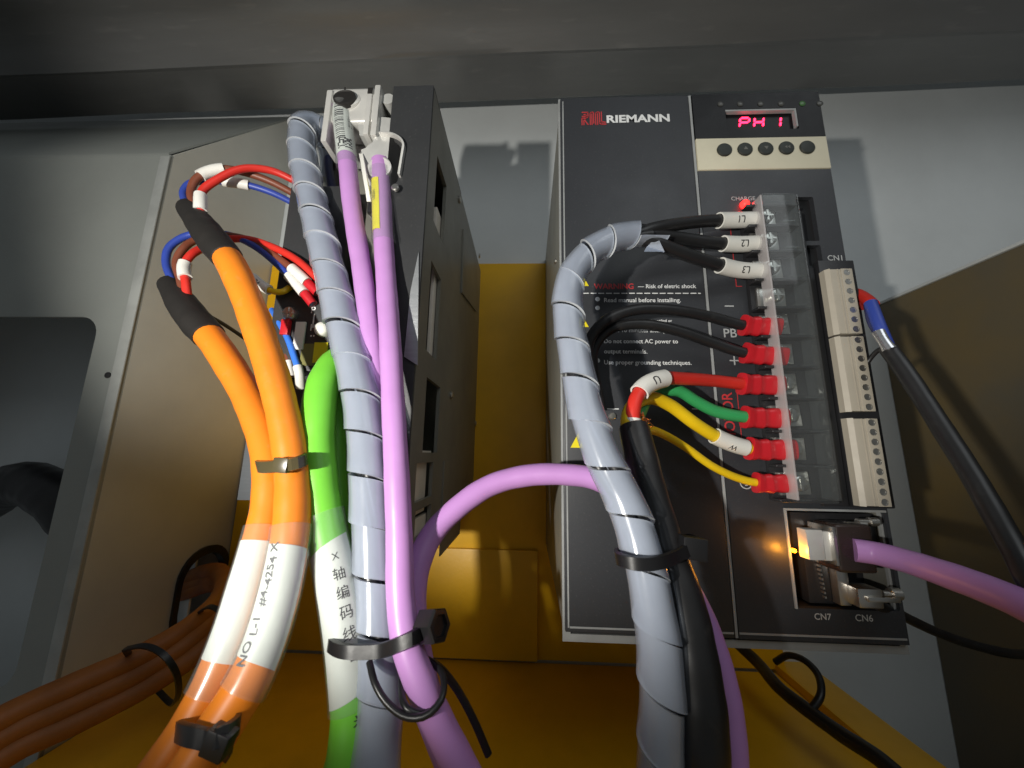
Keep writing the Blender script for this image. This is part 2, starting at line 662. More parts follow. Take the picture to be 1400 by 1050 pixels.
def wrap_text(path, body, s_c, r, size, mode, shift=0.0, bold=0.01, sx=1.0, jit=0.0):
    vs, fs = fine_geo(body, bold)
    x0, x1 = min(v.x for v in vs), max(v.x for v in vs)
    y0, y1 = min(v.y for v in vs), max(v.y for v in vs)
    mb = MB()
    out = []
    for v in vs:
        tx, ty = (v.x - (x0 + x1) / 2) * size * sx, (v.y - (y0 + y1) / 2) * size
        if jit:
            ty += jit * math.sin(tx * 0.9)
        u, ww = {'down': (tx, ty), 'up': (-tx, -ty), 'right': (tx, ty), 'flip': (-tx, -ty), 'stack': (-ty, tx)}[mode]
        d = s_c + u
        t, nn, b = path.vframe(d)
        a = (ww + shift) / r
        out.append(path.pos(d) + (nn * math.cos(a) + b * math.sin(a)) * r)
    return mb.add(out, fs)


def face_text(body, pxl, pxr, pyb, Y, bold=0.0, h=None, vert=False):
    """flat print on a surface facing the viewer (plane Y), its width fitted between two places on it"""
    vs, fs = text_geo(body, bold)
    x0, x1 = min(v.x for v in vs), max(v.x for v in vs)
    A, B = at(pxl, pyb, Y), at(pxr, pyb, Y)
    k = (B.x - A.x) / (x1 - x0)
    kz = k if h is None else h / max(v.y for v in vs)
    mb = MB()
    return mb.add([(A.x + (v.x - x0) * k, Y, A.z + v.y * kz) for v in vs], fs)


def plate_with_holes(outer, holes, axis, a, b):
    """flat sheet with through holes: polygons in 2-D, thickness from a to b along axis"""
    def p3(p, h):
        return {'X': (h, p[0], p[1]), 'Y': (p[0], h, p[1]), 'Z': (p[0], p[1], h)}[axis]
    mb = MB()
    flat = [p for loop in [outer] + holes for p in loop]
    tris = tessellate_polygon([[Vector((p[0], p[1], 0)) for p in loop] for loop in [outer] + holes])
    for h in (a, b):
        mb.add([p3(p, h) for p in flat], tris)
    for loop in [outer] + holes:
        n = len(loop)
        mb.add([p3(p, a) for p in loop] + [p3(p, b) for p in loop], [(i, (i + 1) % n, n + (i + 1) % n, n + i) for i in range(n)])
    return mb


def rrect(x0, x1, z0, z1, r, n=6):
    out = []
    for cx, cz, a0 in ((x1 - r, z1 - r, 0), (x0 + r, z1 - r, 90), (x0 + r, z0 + r, 180), (x1 - r, z0 + r, 270)):
        for k in range(n + 1):
            a = R(a0 + 90 * k / n)
            out.append((cx + r * math.cos(a), cz + r * math.sin(a)))
    return out


def spiral(path, r, s0, s1, pitch, th=1.0, lift=0.55, seg=26, gap=0.05, tail=True):
    """a plastic strip wound round a bundle, each turn lapping the next"""
    mb = MB()
    turns = (s1 - s0) / pitch
    n = int(turns * seg)
    na = 5
    W = na + 1
    vs, fs = [], []
    ph = random.random() * 6
    for lay in (0, 1):
        for j in range(n + 1):
            th_ = 2 * math.pi * j / seg
            for i in range(W):
                v = i / na
                d = s0 + pitch * j / seg + (v - 0.5) * pitch * (1 - gap - 0.05 * math.sin(j / seg * 1.7 + ph))
                k = j / seg
                wob = 0.35 * math.sin(k * 2.4 + ph) + 0.2 * math.sin(k * 5.1 + ph * 2)
                rr = r + lift * (v - 0.5) + 0.25 * abs(v - 0.5) * 2 + wob * 0.5 - lay * th
                d2 = d + 0.25 * math.sin(k * 3.3 + ph)
                t, nn, b = path.frame(d2)
                vs.append(path.pos(d2) + (nn * math.cos(th_) + b * math.sin(th_)) * rr)
    K = (n + 1) * W
    for j in range(n):
        for i in range(na):
            q = (j * W + i, j * W + i + 1, (j + 1) * W + i + 1, (j + 1) * W + i)
            fs += [q, tuple(K + x for x in q[::-1])]
        for i in (0, na):
            a, b = j * W + i, (j + 1) * W + i
            fs.append((a, K + a, K + b, b))
    for j in (0, n):
        for i in range(na):
            a, b = j * W + i, j * W + i + 1
            fs.append((a, K + a, K + b, b))
    return mb.add(vs, fs)


def conductors(t, P, off, r, n=3):
    for k in range(n):
        pts = []
        d = 0.0
        while d <= P.len:
            tt, nn, b = P.frame(d)
            a = 2 * math.pi * k / n + d * 0.045
            pts.append(P.pos(d) + (nn * math.cos(a) + b * math.sin(a)) * off)
            d += 4.0
        obj('conductor', tube(Path(pts, False), r, seg=12, step=2.5), M_BLACKC, t)


def rim(t):
    """the cut edges of the strip scatter more light than its flat"""
    o = [c for c in t.children if c.name.startswith('spiral_wrap')][0]
    o.data.materials.append(M_SPEDGE)
    for p in o.data.polygons:
        e = sorted((o.data.vertices[a].co - o.data.vertices[b].co).length for a, b in p.edge_keys)
        if e[0] < 1.06e-3 and e[2] < 2.2e-3 and abs(e[0] - 1e-3) < 6e-5:
            p.material_index = 1


def ribbon(loop, width, th, closed=True, wdir=None):
    """strap following points; its width lies along wdir (or square to the loop's plane)"""
    P = [Vector(p) for p in loop]
    n = len(P)
    c = sum(P, Vector()) / n
    if wdir is None:
        nr = Vector()
        for a, b in zip(P, P[1:] + P[:1]):
            nr += (a - c).cross(b - c)
        wdir = nr.normalized()
    mb = MB()
    vs, fs = [], []
    for i in range(n):
        a, b = (P[i - 1], P[(i + 1) % n]) if closed else (P[max(0, i - 1)], P[min(n - 1, i + 1)])
        t = (b - a).normalized()
        o = t.cross(wdir).normalized()
        if closed and o.dot(P[i] - c) < 0:
            o = -o
        wv = wdir * width / 2
        e = 0.25 * th
        vs += [P[i] - wv + o * e, P[i] - wv * 0.86 + o * th, P[i] + wv * 0.86 + o * th, P[i] + wv + o * e, P[i] + wv, P[i] - wv]
    m = n if closed else n - 1
    for i in range(m):
        j = (i + 1) % n
        for k in range(6):
            k2 = (k + 1) % 6
            fs.append((i * 6 + k, i * 6 + k2, j * 6 + k2, j * 6 + k))
    if not closed:
        fs += [tuple(range(6)), tuple(range((n - 1) * 6, n * 6))]
    return mb.add(vs, fs)


def loop_from_px(front, back):
    return Path([*front, *back, front[0]]).p[:-1:2]


# ================================================================== SETTING
mb = MB().box(-900, 900, 186, 190, -400, 700)
struct(obj('back_wall', mb, M_WALL))
mb = MB().box(-299, 205, 178, 185.7, -97, 281, 1.5)
struct(obj('yellow_back_panel', mb, M_YEL))
# yellow base that the panel stands on
mb = MB().box(-299, 196, -260, 177.5, -140, -98, 2)
struct(obj('yellow_floor', mb, M_YEL))
tag(obj('base_beam', MB().box(196.4, 226, -260, 184, -140, -92, 2.5), M_YEL), 'yellow painted beam along the right edge of the machine base below the drive', 'beam')
mb = MB().box(227, 700, -260, 185.5, -175, -170)
struct(obj('grey_floor', mb, M_GFL))
# added yellow plate, shaped to the torch-lit patch low on the back panel
mb = MB().box(-112, -6, 173, 177.6, -96, -6, 1.2)
obj_plate = obj('lit_patch_plate', mb, M_YEL)
tag(obj_plate, 'added yellow plate shaped to the lit patch low on the yellow back panel between the two drives', 'lit patch plate')

# left: a raised grey box section with a dark cut-out in its front and a cable hole in its side
FY, SX = 56, -300
edge = [(-760, -260), (SX, -260), (SX, 308), (-760, 308)]
cut = [(p[0], p[1]) for p in rrect(-520, -327, -66, 173, 14)]
side_front = struct(obj('box_section_front', plate_with_holes(edge, [cut], 'Y', FY, FY + 2), M_BOX))
hole = [(p[0], p[1]) for p in rrect(128, 178, -78, -6, 23)]
struct(obj('box_section_side', plate_with_holes([(FY + 2.2, -260), (185.5, -260), (185.5, 480), (FY + 2.2, 309.6)], [hole], 'X', SX, SX - 2), M_WALL_S))
struct(obj('box_section_inside', MB().box(-760, -306, 150, 152, -258, 304), M_WALL))
struct(obj('box_section_slope', MB().prism([(FY + .05, 308.1), (185.4, 479), (185.4, 481.5), (FY + .05, 310.6)], 'X', -760, SX - 2.2), M_BOX))
# folded edge strip along the corner of the box
struct(obj('box_section_fold', MB().box(SX - 7, SX + 0.8, FY - 1.6, FY - 0.3, -258, 306, 0.6), M_FOLD))
# rubber edging round the cable hole
vs = []
g = MB()
n = len(hole)
cy = sum(p[0] for p in hole) / n
cz = sum(p[1] for p in hole) / n
ring = []
for k, (dy, xx) in enumerate(((1.0, SX + 0.3), (1.0, SX + 2.2), (0.86, SX + 2.2), (0.86, SX - 4))):
    ring += [(xx, cy + (p[0] - cy) * dy * (1.05 if k < 2 else 1), cz + (p[1] - cz) * dy * (1.04 if k < 2 else 1)) for p in hole]
g.add(ring, [(k * n + i, k * n + (i + 1) % n, ((k + 1) % 4) * n + (i + 1) % n, ((k + 1) % 4) * n + i) for k in range(4) for i in range(n)])
tag(obj('grommet', g, M_BLACKC), 'dark rubber edging round the cable hole low in the left box side', 'grommet')

# right: olive brown side sheet
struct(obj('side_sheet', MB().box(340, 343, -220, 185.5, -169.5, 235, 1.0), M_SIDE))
struct(obj('side_sheet_flange', MB().box(339, 351, -220, 185.2, 235.3, 238, 0.8), M_WALL))

# steel beam overhead
prof = [(112, 480), (112, 411), (110, 409), (66, 409), (64.5, 408.2), (61, 406.6), (57.5, 408.6), (46, 413), (34, 417.5),
        (20, 416), (6, 409), (-4, 407), (-10, 411), (-12, 480)]
g = MB()
NX = 40
n = len(prof)
vs = []
for i in range(NX + 1):
    x = -820 + 1500 * i / NX
    dz = 9 + (x - 400) * 0.0175
    vs += [(x, p[0] + 38 + 0.3 * math.sin(x * 0.02 + k), p[1] + 46 + dz + 0.5 * math.sin(x * 0.013 + k * 0.7)) for k, p in enumerate(prof)]
g.add(vs, [(i * n + k, i * n + (k + 1) % n, (i + 1) * n + (k + 1) % n, (i + 1) * n + k) for i in range(NX) for k in range(n)]
      + [tuple(range(n)), tuple(range(NX * n, NX * n + n))])
tag(obj('steel_beam', g, M_BEAM, angle=50), 'dark folded steel beam running across the top', 'beam')

# small screw in the left box front
tag(obj('sheet_screw', MB().lathe(at(148, 513, FY), [(2.2, 0), (2.2, -0.6), (1.2, -1.3), (0.2, -1.4)], 'Y', 14), M_DARK),
    'tiny dark screw head on the grey left box beside the cut-out', 'screw')

# ================================================================== RIGHT DRIVE
D = thing('servo_drive', (75, 0, -3), 'black servo drive with red lit digits and a white maker name, right hand unit', 'servo drive',
          'servo drives in the cabinet')
obj('housing', MB().box(1.5, 150, 18, 184.5, -2, 290, 1.5), M_BODY, D)
obj('front_shell', plate_with_holes([(1.5, -2), (150, -2), (150, 290), (1.5, 290)], [[(3, -.5), (148.5, -.5), (148.5, 288.5), (3, 288.5)]], 'Y', 3.2, 18.2), M_BODY, D)
obj('base_rim', plate_with_holes([(.4, -3.2), (151.2, -3.2), (151.2, 290.6), (.4, 290.6)], [[(4, 0), (147.8, 0), (147.8, 287), (4, 287)]], 'Y', 1.7, 3.15), M_GREYPL, D)
obj('front_cover', MB().box(1.4, 76.4, 0, 3, 1.2, 289.6, 0.8), M_BLK, D)
# right half of the front, with the openings cut out
zt = 258.9
front_r = plate_with_holes([(78.2, 1.2), (150.4, 1.2), (150.4, 238.3), (78.2, 238.3)],
                           [[(p[0], p[1]) for p in rrect(104.5, 148.8, 14.5, 56.2, 1.2, 3)],
                            rrect(129.4, 138.6, 194.5, 221, 0.8, 2), rrect(131.4, 138.6, 180, 192, 0.6, 2)], 'Y', 0.05, 3)
obj('control_cover', front_r, M_BLK, D)
obj('divider_line', MB().box(76.7, 77.9, 0.25, 2.6, 1.4, 289.4), M_GREYPL, D)
obj('edge_line', MB().box(2.6, 3.3, -0.12, 0.5, 3.2, 287.0), M_GREYPL, D)
obj('edge_line', MB().box(3.5, 76, -0.12, 0.5, 3.0, 3.8), M_GREYPL, D)
obj('edge_line', MB().box(78.4, 149.6, -0.12, 0.5, 3.0, 3.8), M_GREYPL, D)
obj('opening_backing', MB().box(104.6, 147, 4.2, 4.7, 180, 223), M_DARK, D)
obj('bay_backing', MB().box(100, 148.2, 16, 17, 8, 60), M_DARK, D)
# recess walls of the connector bay
obj('bay_wall', MB().box(103.6, 104.5, 2.9, 16, 14, 57).box(148.8, 149.7, 2.9, 16, 14, 57).box(104.5, 148.8, 2.9, 16, 56.2, 57).box(104.5, 148.8, 2.9, 16, 13.6, 14.5), M_BLK2, D)
obj('bay_lip', MB().box(104.4, 149, -0.8, 0.0, 56.3, 57.3).box(103.5, 104.4, -0.8, 0.0, 14.4, 57.3), M_GREYPL, D)
# display
win = plate_with_holes([(78.4, 259.3), (150.4, 259.3), (150.4, 289.4), (78.4, 289.4)], [rrect(96.6, 136.6, 264.6, 278.6, 0.6, 2)], 'Y', -0.25, 2.9)
dw = obj('display_window', win, M_GLS, D)
obj('display_backing', MB().box(96.0, 137, 2.2, 2.8, 264, 279), M_GLS, dw)
obj('display_bezel', MB().box(96.7, 136.4, -0.2, 2.1, 277.4, 278.4).box(135.4, 136.4, -0.2, 2.1, 266.5, 277.3), M_GREYPL, dw)
SEG = {'a': ((0.0, 1), (1, 1)), 'b': ((1, 1), (1, .5)), 'c': ((1, .5), (1, 0)), 'd': ((0, 0), (1, 0)), 'e': ((0, .5), (0, 0)),
       'f': ((0, 1), (0, .5)), 'g': ((0, .5), (1, .5))}


def digit(x, z, wd, ht, segs):
    g = MB()
    sl = 0.16
    for k in segs:
        (a, b), (c, d) = SEG[k]
        p = Vector((x + a * wd + b * ht * sl, 0, z + b * ht))
        q = Vector((x + c * wd + d * ht * sl, 0, z + d * ht))
        t = (q - p).normalized()
        p, q = p + t * 0.35, q - t * 0.35
        o = Vector((-t.z, 0, t.x)) * 0.5
        poly = [(v.x, v.z) for v in (p, p + t * .45 + o, q - t * .45 + o, q, q - t * .45 - o, p + t * .45 - o)]
        g.prism(poly, 'Y', 1.7, 2.15)
    return g


dz0 = at(1010, 174, 2).z
obj('digit', digit(at(1011, 174, 2).x, dz0, 5.2, 6.2, 'abefg'), G_RED, dw)
obj('digit', digit(at(1031, 174, 2).x, dz0, 5.0, 6.2, 'bcefg'), G_RED, dw)
obj('digit', digit(at(1062, 174, 2).x - 2.8, dz0, 4.8, 6.2, 'bc'), G_RED, dw)
led0 = None
for i, px in enumerate((985, 1012, 1040, 1068, 1097, 1121)):
    p = at(px, 142.5 - i * 0.2, -0.3)
    if i in (0, 4):
        led0 = obj('indicator_led', MB().lathe(p, [(1.7, 0.1), (1.7, -0.25), (1.1, -0.55), (0.2, -0.65)], 'Y', 14), M_LEDOFF if i == 0 else G_GRN, D, base=p)
        if i == 0:
            off0 = led0
    else:
        copy_part(off0, p, D)
# keypad
kp = obj('keypad', MB().box(78.4, 150.4, -0.55, 2.9, 238.6, 259.0, 0.4), M_BEIGE, D)
pa, pb = at(990, 205.5, -0.6), at(1103, 202, -0.6)
b0 = None
for i in range(5):
    p = pa.lerp(pb, i / 4)
    if b0 is None:
        b0 = obj('button', MB().lathe(p, [(4.1, 0.3), (4.1, -0.5), (3.8, -0.95), (3.0, -1.15), (0.2, -1.2)], 'Y', 24), M_KEY, D, base=p)
    else:
        copy_part(b0, p, D)
g = MB()
for i, kind in ((1, 1), (2, -1)):
    p = pa.lerp(pb, i / 4)
    g.prism([(p.x - 1.2, p.z - 0.8 * kind), (p.x + 1.2, p.z - 0.8 * kind), (p.x, p.z + 1.2 * kind)], 'Y', -1.9, -1.7)
p = pa.lerp(pb, 3 / 4)
for dx in (-1.4, 0.2):
    g.prism([(p.x + dx + 1.3, p.z - 0.9), (p.x + dx + 1.3, p.z + 0.9), (p.x + dx, p.z)], 'Y', -1.9, -1.7)
obj('button_symbols', g, mat('worn_symbol', (0.13, 0.13, 0.12), 0.6), D)
# logo and maker name
g = MB()


def stroke(g, pts, wd, y0=-0.28, y1=-0.02):
    for a, b in zip(pts, pts[1:]):
        a, b = Vector((a[0], 0, a[1])), Vector((b[0], 0, b[1]))
        t = (b - a).normalized()
        o = Vector((-t.z, 0, t.x)) * wd / 2
        a, b = a - t * wd * 0.3, b + t * wd * 0.3
        g.prism([((a + o).x, (a + o).z), ((b + o).x, (b + o).z), ((b - o).x, (b - o).z), ((a - o).x, (a - o).z)], 'Y', y0, y1)


A, B = at(795, 171, 0), at(828, 153, 0)


def lg(u, v):
    return (A.x + (B.x - A.x) * u, A.z + (B.z - A.z) * v)


for pts in ([(.02, 0), (.02, .52), (.20, .52)], [(.03, .98), (.27, .98), (.27, .62), (.12, .40), (.27, .0)], [(.10, .80), (.20, .80), (.20, .66), (.03, .66)],
            [(.10, .0), (.10, .34)],
            [(.36, 0), (.36, .9), (.42, .98), (.50, .98), (.50, .10)], [(.43, .84), (.43, 0)],
            [(.58, 0), (.58, .9), (.64, .98), (.74, .98), (.74, .12), (.80, .02), (1.0, .02)], [(.66, .84), (.66, .0)], [(.82, .98), (.82, .20), (.98, .16)]):
    stroke(g, [lg(*p) for p in pts], 0.55)
obj('logo_mark', g, M_PRINTR, D)
obj('maker_name', face_text('RIEMANN', 829.5, 916, 167.5, -0.15, bold=0.035, h=5.0), M_PRINT, D)
# warning print
Y = -0.1
g = MB()
for txt, l, r_, b in (('— Risk of eletric shock', 872, 952, 394),
                      ('Read manual before installing.', 826, 931, 413), ('Do not touch terminals while applied or', 826, 919, 440),
                      ('within 10 minutes after power', 826, 929, 454), ('Do not connect AC power to', 826, 927, 469),
                      ('output terminals.', 826, 885, 483), ('Use proper grounding techniques.', 826, 945.5, 498)):
    obj('warning_text', face_text(txt, l, r_, b, Y, bold=0.014), M_PRINT, D)
obj('warning_word', face_text('WARNING', 812, 866.5, 395, Y, bold=0.02), M_PRINTR, D)
g = MB()
x = 797
while x < 958:
    p, q = at(x, 401, Y), at(min(x + 8, 958), 401, Y)
    g.box(p.x, q.x, Y - .04, Y + .04, p.z - .25, p.z + .25)
    x += 10.5
struct(obj('dashed_rule', g, M_PRINT, D), 'stuff')
for l, r_ in ((776, 802), (830, 846), (946, 958)):
    p, q = at(l, 559, Y), at(r_, 559, Y)
    obj('printed_dash', MB().box(p.x, q.x, Y - .04, Y + .04, p.z - .25, p.z + .25), M_PRINT, D)
for y in (409, 421, 464, 493):
    obj('printed_bullet', MB().cyl(at(817, y, Y), 1.25, -0.05, 'Y', 16), M_PRINT, D)
for (x, y, s_) in ((796, 391, 9), (796, 447, 9), (793, 612, 13)):
    p, q = at(x - s_, y, Y), at(x + s_, y, Y)
    k = q.x - p.x
    wt = obj('warning_triangle', MB().prism([(p.x, p.z), (q.x, p.z), ((p.x + q.x) / 2, p.z + k * 0.92)], 'Y', Y - 0.05, Y + 0.05), M_WARN, D)
    cx = (p.x + q.x) / 2
    z0 = p.z
    bl = [(cx + .07 * k, z0 + .66 * k), (cx - .13 * k, z0 + .34 * k), (cx - .01 * k, z0 + .37 * k), (cx - .05 * k, z0 + .10 * k),
          (cx + .14 * k, z0 + .42 * k), (cx + .02 * k, z0 + .40 * k)]
    obj('bolt_symbol', MB().prism(bl, 'Y', Y - 0.12, Y - 0.07), M_INK, wt)
obj('cover_screw', MB().lathe(at(837, 569, -0.2), [(1.9, 0.1), (1.9, -0.6), (1.5, -1.0), (0.3, -1.1)], 'Y', 16), M_METAL, D)
# terminal names
for txt, l, r_, b in (('CHARGE', 1000, 1033, 274), ('PB', 990, 1008, 461), ('CN1', 1132, 1152, 356), ('CN7', 1114, 1137, 847), ('CN6', 1170, 1194, 849)):
    obj('terminal_name', face_text(txt, l, r_, b, Y, bold=0.01), M_PRINTG, D)
for x, y, v in ((997, 418.5, 0), (1004, 493, 1)):
    p = at(x, y, Y)
    g = MB().box(p.x - 2.3, p.x + 2.3, Y - .04, Y + .04, p.z - .32, p.z + .32)
    if v:
        g.box(p.x - .32, p.x + .32, Y - .08, Y + .02, p.z - 2.3, p.z + 2.3)
    obj('terminal_name', g, M_PRINTG, D)
p = at(1020, 660, Y)
g = MB()
for i in range(20):
    a, b = 2 * math.pi * i / 20, 2 * math.pi * (i + 1) / 20
    g.add([(p.x + rr * math.cos(t), Y, p.z + rr * math.sin(t)) for t in (a, b) for rr in (2.5, 3.0)], [(0, 1, 3, 2)])
for dz, hw in ((.6, 1.6), (-.4, 1.1), (-1.2, .6)):
    g.box(p.x - hw, p.x + hw, Y - .04, Y + .04, p.z + dz - .18, p.z + dz + .18)
obj('earth_symbol', g, M_PRINTG, D)
g = MB()
vs, fs = text_geo('MOTOR', 0.01)
x1 = max(v.x for v in vs)
p, q = at(1007, 606, Y), at(998, 536, Y)
k = (q.z - p.z) / x1
g.add([(p.x - v.y * k * 1.05, Y, p.z + v.x * k) for v in vs], fs)
obj('terminal_name', g, M_PRINTR, D)
for (y0, y1, x) in ((528, 612, 1011), (300, 392, 1002)):
    a, b = at(x, y1, Y), at(x, y0, Y)
    xx = (a.x + b.x) / 2
    g = MB().prism([(xx - .2, a.z), (xx + 3, a.z), (xx + 3, a.z + .4), (xx + .2, a.z + .4), (xx + .2, b.z - .4), (xx + 3, b.z - .4), (xx + 3, b.z), (xx - .2, b.z)], 'Y', Y - .03, Y + .03)
    obj('printed_bracket', g, M_PRINTR, D)
obj('charge_led', MB().lathe(at(1017, 281, 0), [(2.2, 0.2), (2.2, -1.4), (1.8, -2.4), (1.0, -3.1), (0.1, -3.3)], 'Y', 16), G_LED, D)

# terminal block: ten screw terminals between barriers
XS = at(1072, 485, -7).x
ZT = [at(1050, y, -4).z for y in (300, 331, 369, 407, 444, 484, 525, 568, 613, 660)]
tb = obj('terminal_block', MB().box(97.5, 129, -3, 0.02, ZT[-1] - 8, ZT[0] + 5.5, 0.6), M_BLK2, D)
for i in range(11):
    z = (ZT[i - 1] + ZT[i]) / 2 if 0 < i < 10 else (ZT[0] + 5 if i == 0 else ZT[9] - 7.4)
    if i == 0:
        br0 = obj('barrier', MB().box(97, 122.5, -9.0, -3.02, z - .7, z + .7, 0.25, 1), M_BLK2, tb, base=(114, -6, z))
    else:
        copy_part(br0, (114, -6, z), tb)
s0 = None
for i, z in enumerate(ZT):
    c = Vector((XS, -3.1, z))
    if s0 is None:
        g = MB().box(XS - 8, XS + 6, -4.6, -3.05, z - 5.2, z + 5.2, 0.4)
        g.lathe(Vector((XS, -4.6, z)), [(4.4, 0), (4.4, -0.9), (3.5, -0.95), (3.5, -2.5), (3.0, -3.0), (2.0, -3.2)], 'Y', 20)
        g.box(XS - 2.9, XS + 2.9, -8.1, -7.6, z - .45, z + .45)
        g.box(XS - .5, XS + .5, -8.15, -7.55, z - 2.9, z + 2.9)
        s0 = obj('terminal_screw', g, M_METAL, tb, base=c)
    else:
        so = copy_part(s0, c, tb)
        so.rotation_euler = (0, random.uniform(-.06, .06), 0)
# clear cover over the screws
zc0, zc1 = at(1090, 684, -13).z, at(1040, 267, -13).z
XC0, XC1 = at(1062, 480, -12).x, at(1118, 480, -13).x
cov = obj('terminal_cover', MB().box(XC0 + 1.1, XC1 - .1, -13.6, -12.6, zc0, zc1, 0.4), M_CLEAR, D)
obj('cover_edge', MB().box(XC0, XC0 + 1.0, -13.6, -6.5, zc0, zc1, 0.35), M_CLEARE, cov)  # left edge only, coloured as the bright highlight
obj('cover_edge', MB().box(XC1, XC1 + .9, -13.6, -3.2, zc0, zc1, 0.3), M_CLEAR, cov)
obj('cover_edge', MB().box(XC0 + 1.1, XC1 - .1, -13.2, -3.2, zc1 + .05, zc1 + 1.1, 0.4), M_CLEAR, cov)
obj('cover_edge', MB().box(XC0 + 1.1, XC1 - .1, -13.2, -3.2, zc0 - 1.1, zc0 - .05, 0.4), M_CLEAR, cov)
for i in range(1, 10):
    z = (ZT[i - 1] + ZT[i]) / 2
    if i == 1:
        rib0 = obj('cover_rib', MB().box(XS + 4, XC1 - 1.5, -12.5, -11.4, z - .3, z + .3), M_CLEAR, cov, base=(118, -12, z))
    else:
        copy_part(rib0, (118, -12, z), cov)
# stepped right edge and the three beige pluggable terminals
XP0, XP1 = at(1130, 367, -9).x, at(1164, 366, -9).x
obj('side_step', MB().box(XP0 + .5, 150.6, -4, 0.0, 58.5, 181, 0.6), M_BLK2, D)
obj('side_rail', MB().box(XC1 + 1.4, XP0 - .2, -2, 0.0, 58.6, 178, 0.5), M_BLK2, D)
spec = [((1130, 367), (1164, 366), (1147, 457), 7), ((1143, 459), (1177, 457), (1163, 563), 8), ((1158, 571), (1194, 569), (1176, 693), 9)]
YP = -9
for (tl, tr, bl, ns) in spec:
    a, b, c = at(*tl, YP), at(*tr, YP), at(*bl, YP)
    x0, x1 = XP0 + .3, XP1
    z1, z0 = a.z, c.z
    g = MB().box(x0 + 1.2, x1, YP, -4.05, z0 + .35, z1 - .35, 0.4)
    g.prism([(x0 + 1.2, -4.1), (x0 + 1.2, YP), (x0 - 0.4, YP + 1.6), (x0 - 0.4, -4.1)], 'Z', z0 + .1, z1 - .1)
    xm = x0 + 6.4
    g.box(x0 + 4.6, x0 + 4.95, YP - .25, YP + .1, z0 + .4, z1 - .4)
    g.box(xm - 0.2, x1 - .2, YP - .5, YP + .1, z0 + .3, z1 - .3, 0.2)
    pl = obj('terminal_plug', g, M_PLUG, D)
    pitch = (z1 - z0) / ns
    for i in range(ns):
        z = z1 - pitch * (i + .5)
        cpt = Vector((xm + 2.2, YP - .55, z))
        if ns == 7 and i == 0:
            gg = MB().lathe(cpt, [(1.55, 0), (1.55, -.12), (1.25, -.12), (1.2, .1), (0.1, .12)], 'Y', 14)
            ps0 = obj('plug_screw', gg, M_METAL, pl, base=cpt)
            gg = MB().box(cpt.x - 1.55, cpt.x + 1.55, cpt.y + .05, cpt.y + .12, z - 1.55, z + 1.55)
        else:
            so = copy_part(ps0, cpt, pl)
            so.rotation_euler = (0, random.uniform(0, 3), 0)
# connector bay: two sockets
g = MB().box(112.4, 126.5, 3, 15.5, 15.6, 36, 0.6)
sock = obj('lower_socket', g, M_BLK2, D)
obj('socket_shell', MB().box(122.5, 127.5, -1.5, 2.9, 16.5, 34.5, 0.6), M_METAL, sock)
pin0 = None
for i in range(9):
    c = Vector((117.6 + i * 0.12, 1.8, 34 - i * 1.9))
    if pin0 is None:
        pin0 = obj('pin', MB().box(c.x - .35, c.x + .35, 1.2, 2.95, c.z - .42, c.z + .42), M_METAL, sock, base=c)
    else:
        copy_part(pin0, c, sock)
obj('upper_socket', MB().box(106, 148, 4.5, 15.5, 37, 55, 0.6), M_BLK2, D)
obj('amber_led', MB().lathe(at(1086, 753, -1.0), [(0.8, 1.2), (0.8, -0.3), (0.55, -0.7), (0.05, -0.85)], 'Y', 10), G_AMB, D)
pa_ = at(1080, 755, -5)
lamp('amber_lamp', 'POINT', pa_, 0.010, (1.0, 0.36, 0.03), shadow_soft_size=0.0012)
# side screws seen along the left edge
for z in (206, 182):
    obj('side_screw', MB().lathe((1.5, 40, z), [(2.0, 0), (2.0, -.8), (1.3, -1.2), (.2, -1.25)], 'X', 12), M_METAL, D)

# ================================================================== LEFT DRIVE
L = thing('servo_drive', (-115, 20, 30), 'dark grey servo drive with vent slots in its side, left hand unit behind the cables', 'servo drive',
          'servo drives in the cabinet')
XR = -68
vents = [(-9, 15, 203, 243), (-8, 14, 131, 180), (-3, 27, 80, 118), (-11, 20, 57, 75), (-8, 20, 40, 53)]
loops = []
for (y0, y1, z0, z1) in vents:
    loops.append([(y0, z0), (y1, z0), (y1, z1), (y0, z1)])
side = plate_with_holes([(-22, 30), (183, 30), (183, 272), (-22, 272)], loops, 'X', XR, XR - 2)
obj('side_panel', side, M_BODY, L)
obj('housing', MB().box(-150, -92, 0, 183, 30, 222, 1), M_BODY, L)
obj('rear_case', MB().box(-91.8, XR - 2.1, 60, 183, 31, 271, 0.5), M_BODY, L)
obj('upper_case', MB().box(-146, -92, 10, 183, 222.1, 271, 0.8), M_BODY, L)
obj('top_plate', MB().box(-91.8, XR - 2.1, 0, 59.8, 262, 271, .5), M_BODY, L)
obj('bottom_plate', MB().box(-91.8, XR - 2.1, 0, 59.8, 30.5, 35, .5), M_BODY, L)
obj('front_strip', MB().box(-90, XR, -24, -22.1, 29, 273, 0.7), M_FRAME, L)
obj('strip_fold', MB().box(XR - 12, XR - .02, -22, 60, 272.1, 273.5, .3), M_FRAME, L)
for (y0, y1, z0, z1) in ((6, 20, 190, 222), (-12, 1, 128, 172), (9, 22, 125, 190), (-14, 24, 76, 81), (-14, 16, 50, 78), (-14, 24, 36, 48)):
    obj('inner_board', MB().box(-72.5, -70.6, y0, y1, z0, z1, .2), M_BOARD, L)
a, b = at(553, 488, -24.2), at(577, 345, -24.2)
obj('strip_lit_patch', MB().prism([(a.x, a.z), (a.x + 6.5, a.z - 4), (b.x - .5, b.z - 16), (a.x + 3.4, b.z), (a.x + .8, b.z - 20)], 'Y', -24.9, -24.1), M_ALU, L)  # pale patch standing for the torch-lit area of the front strip
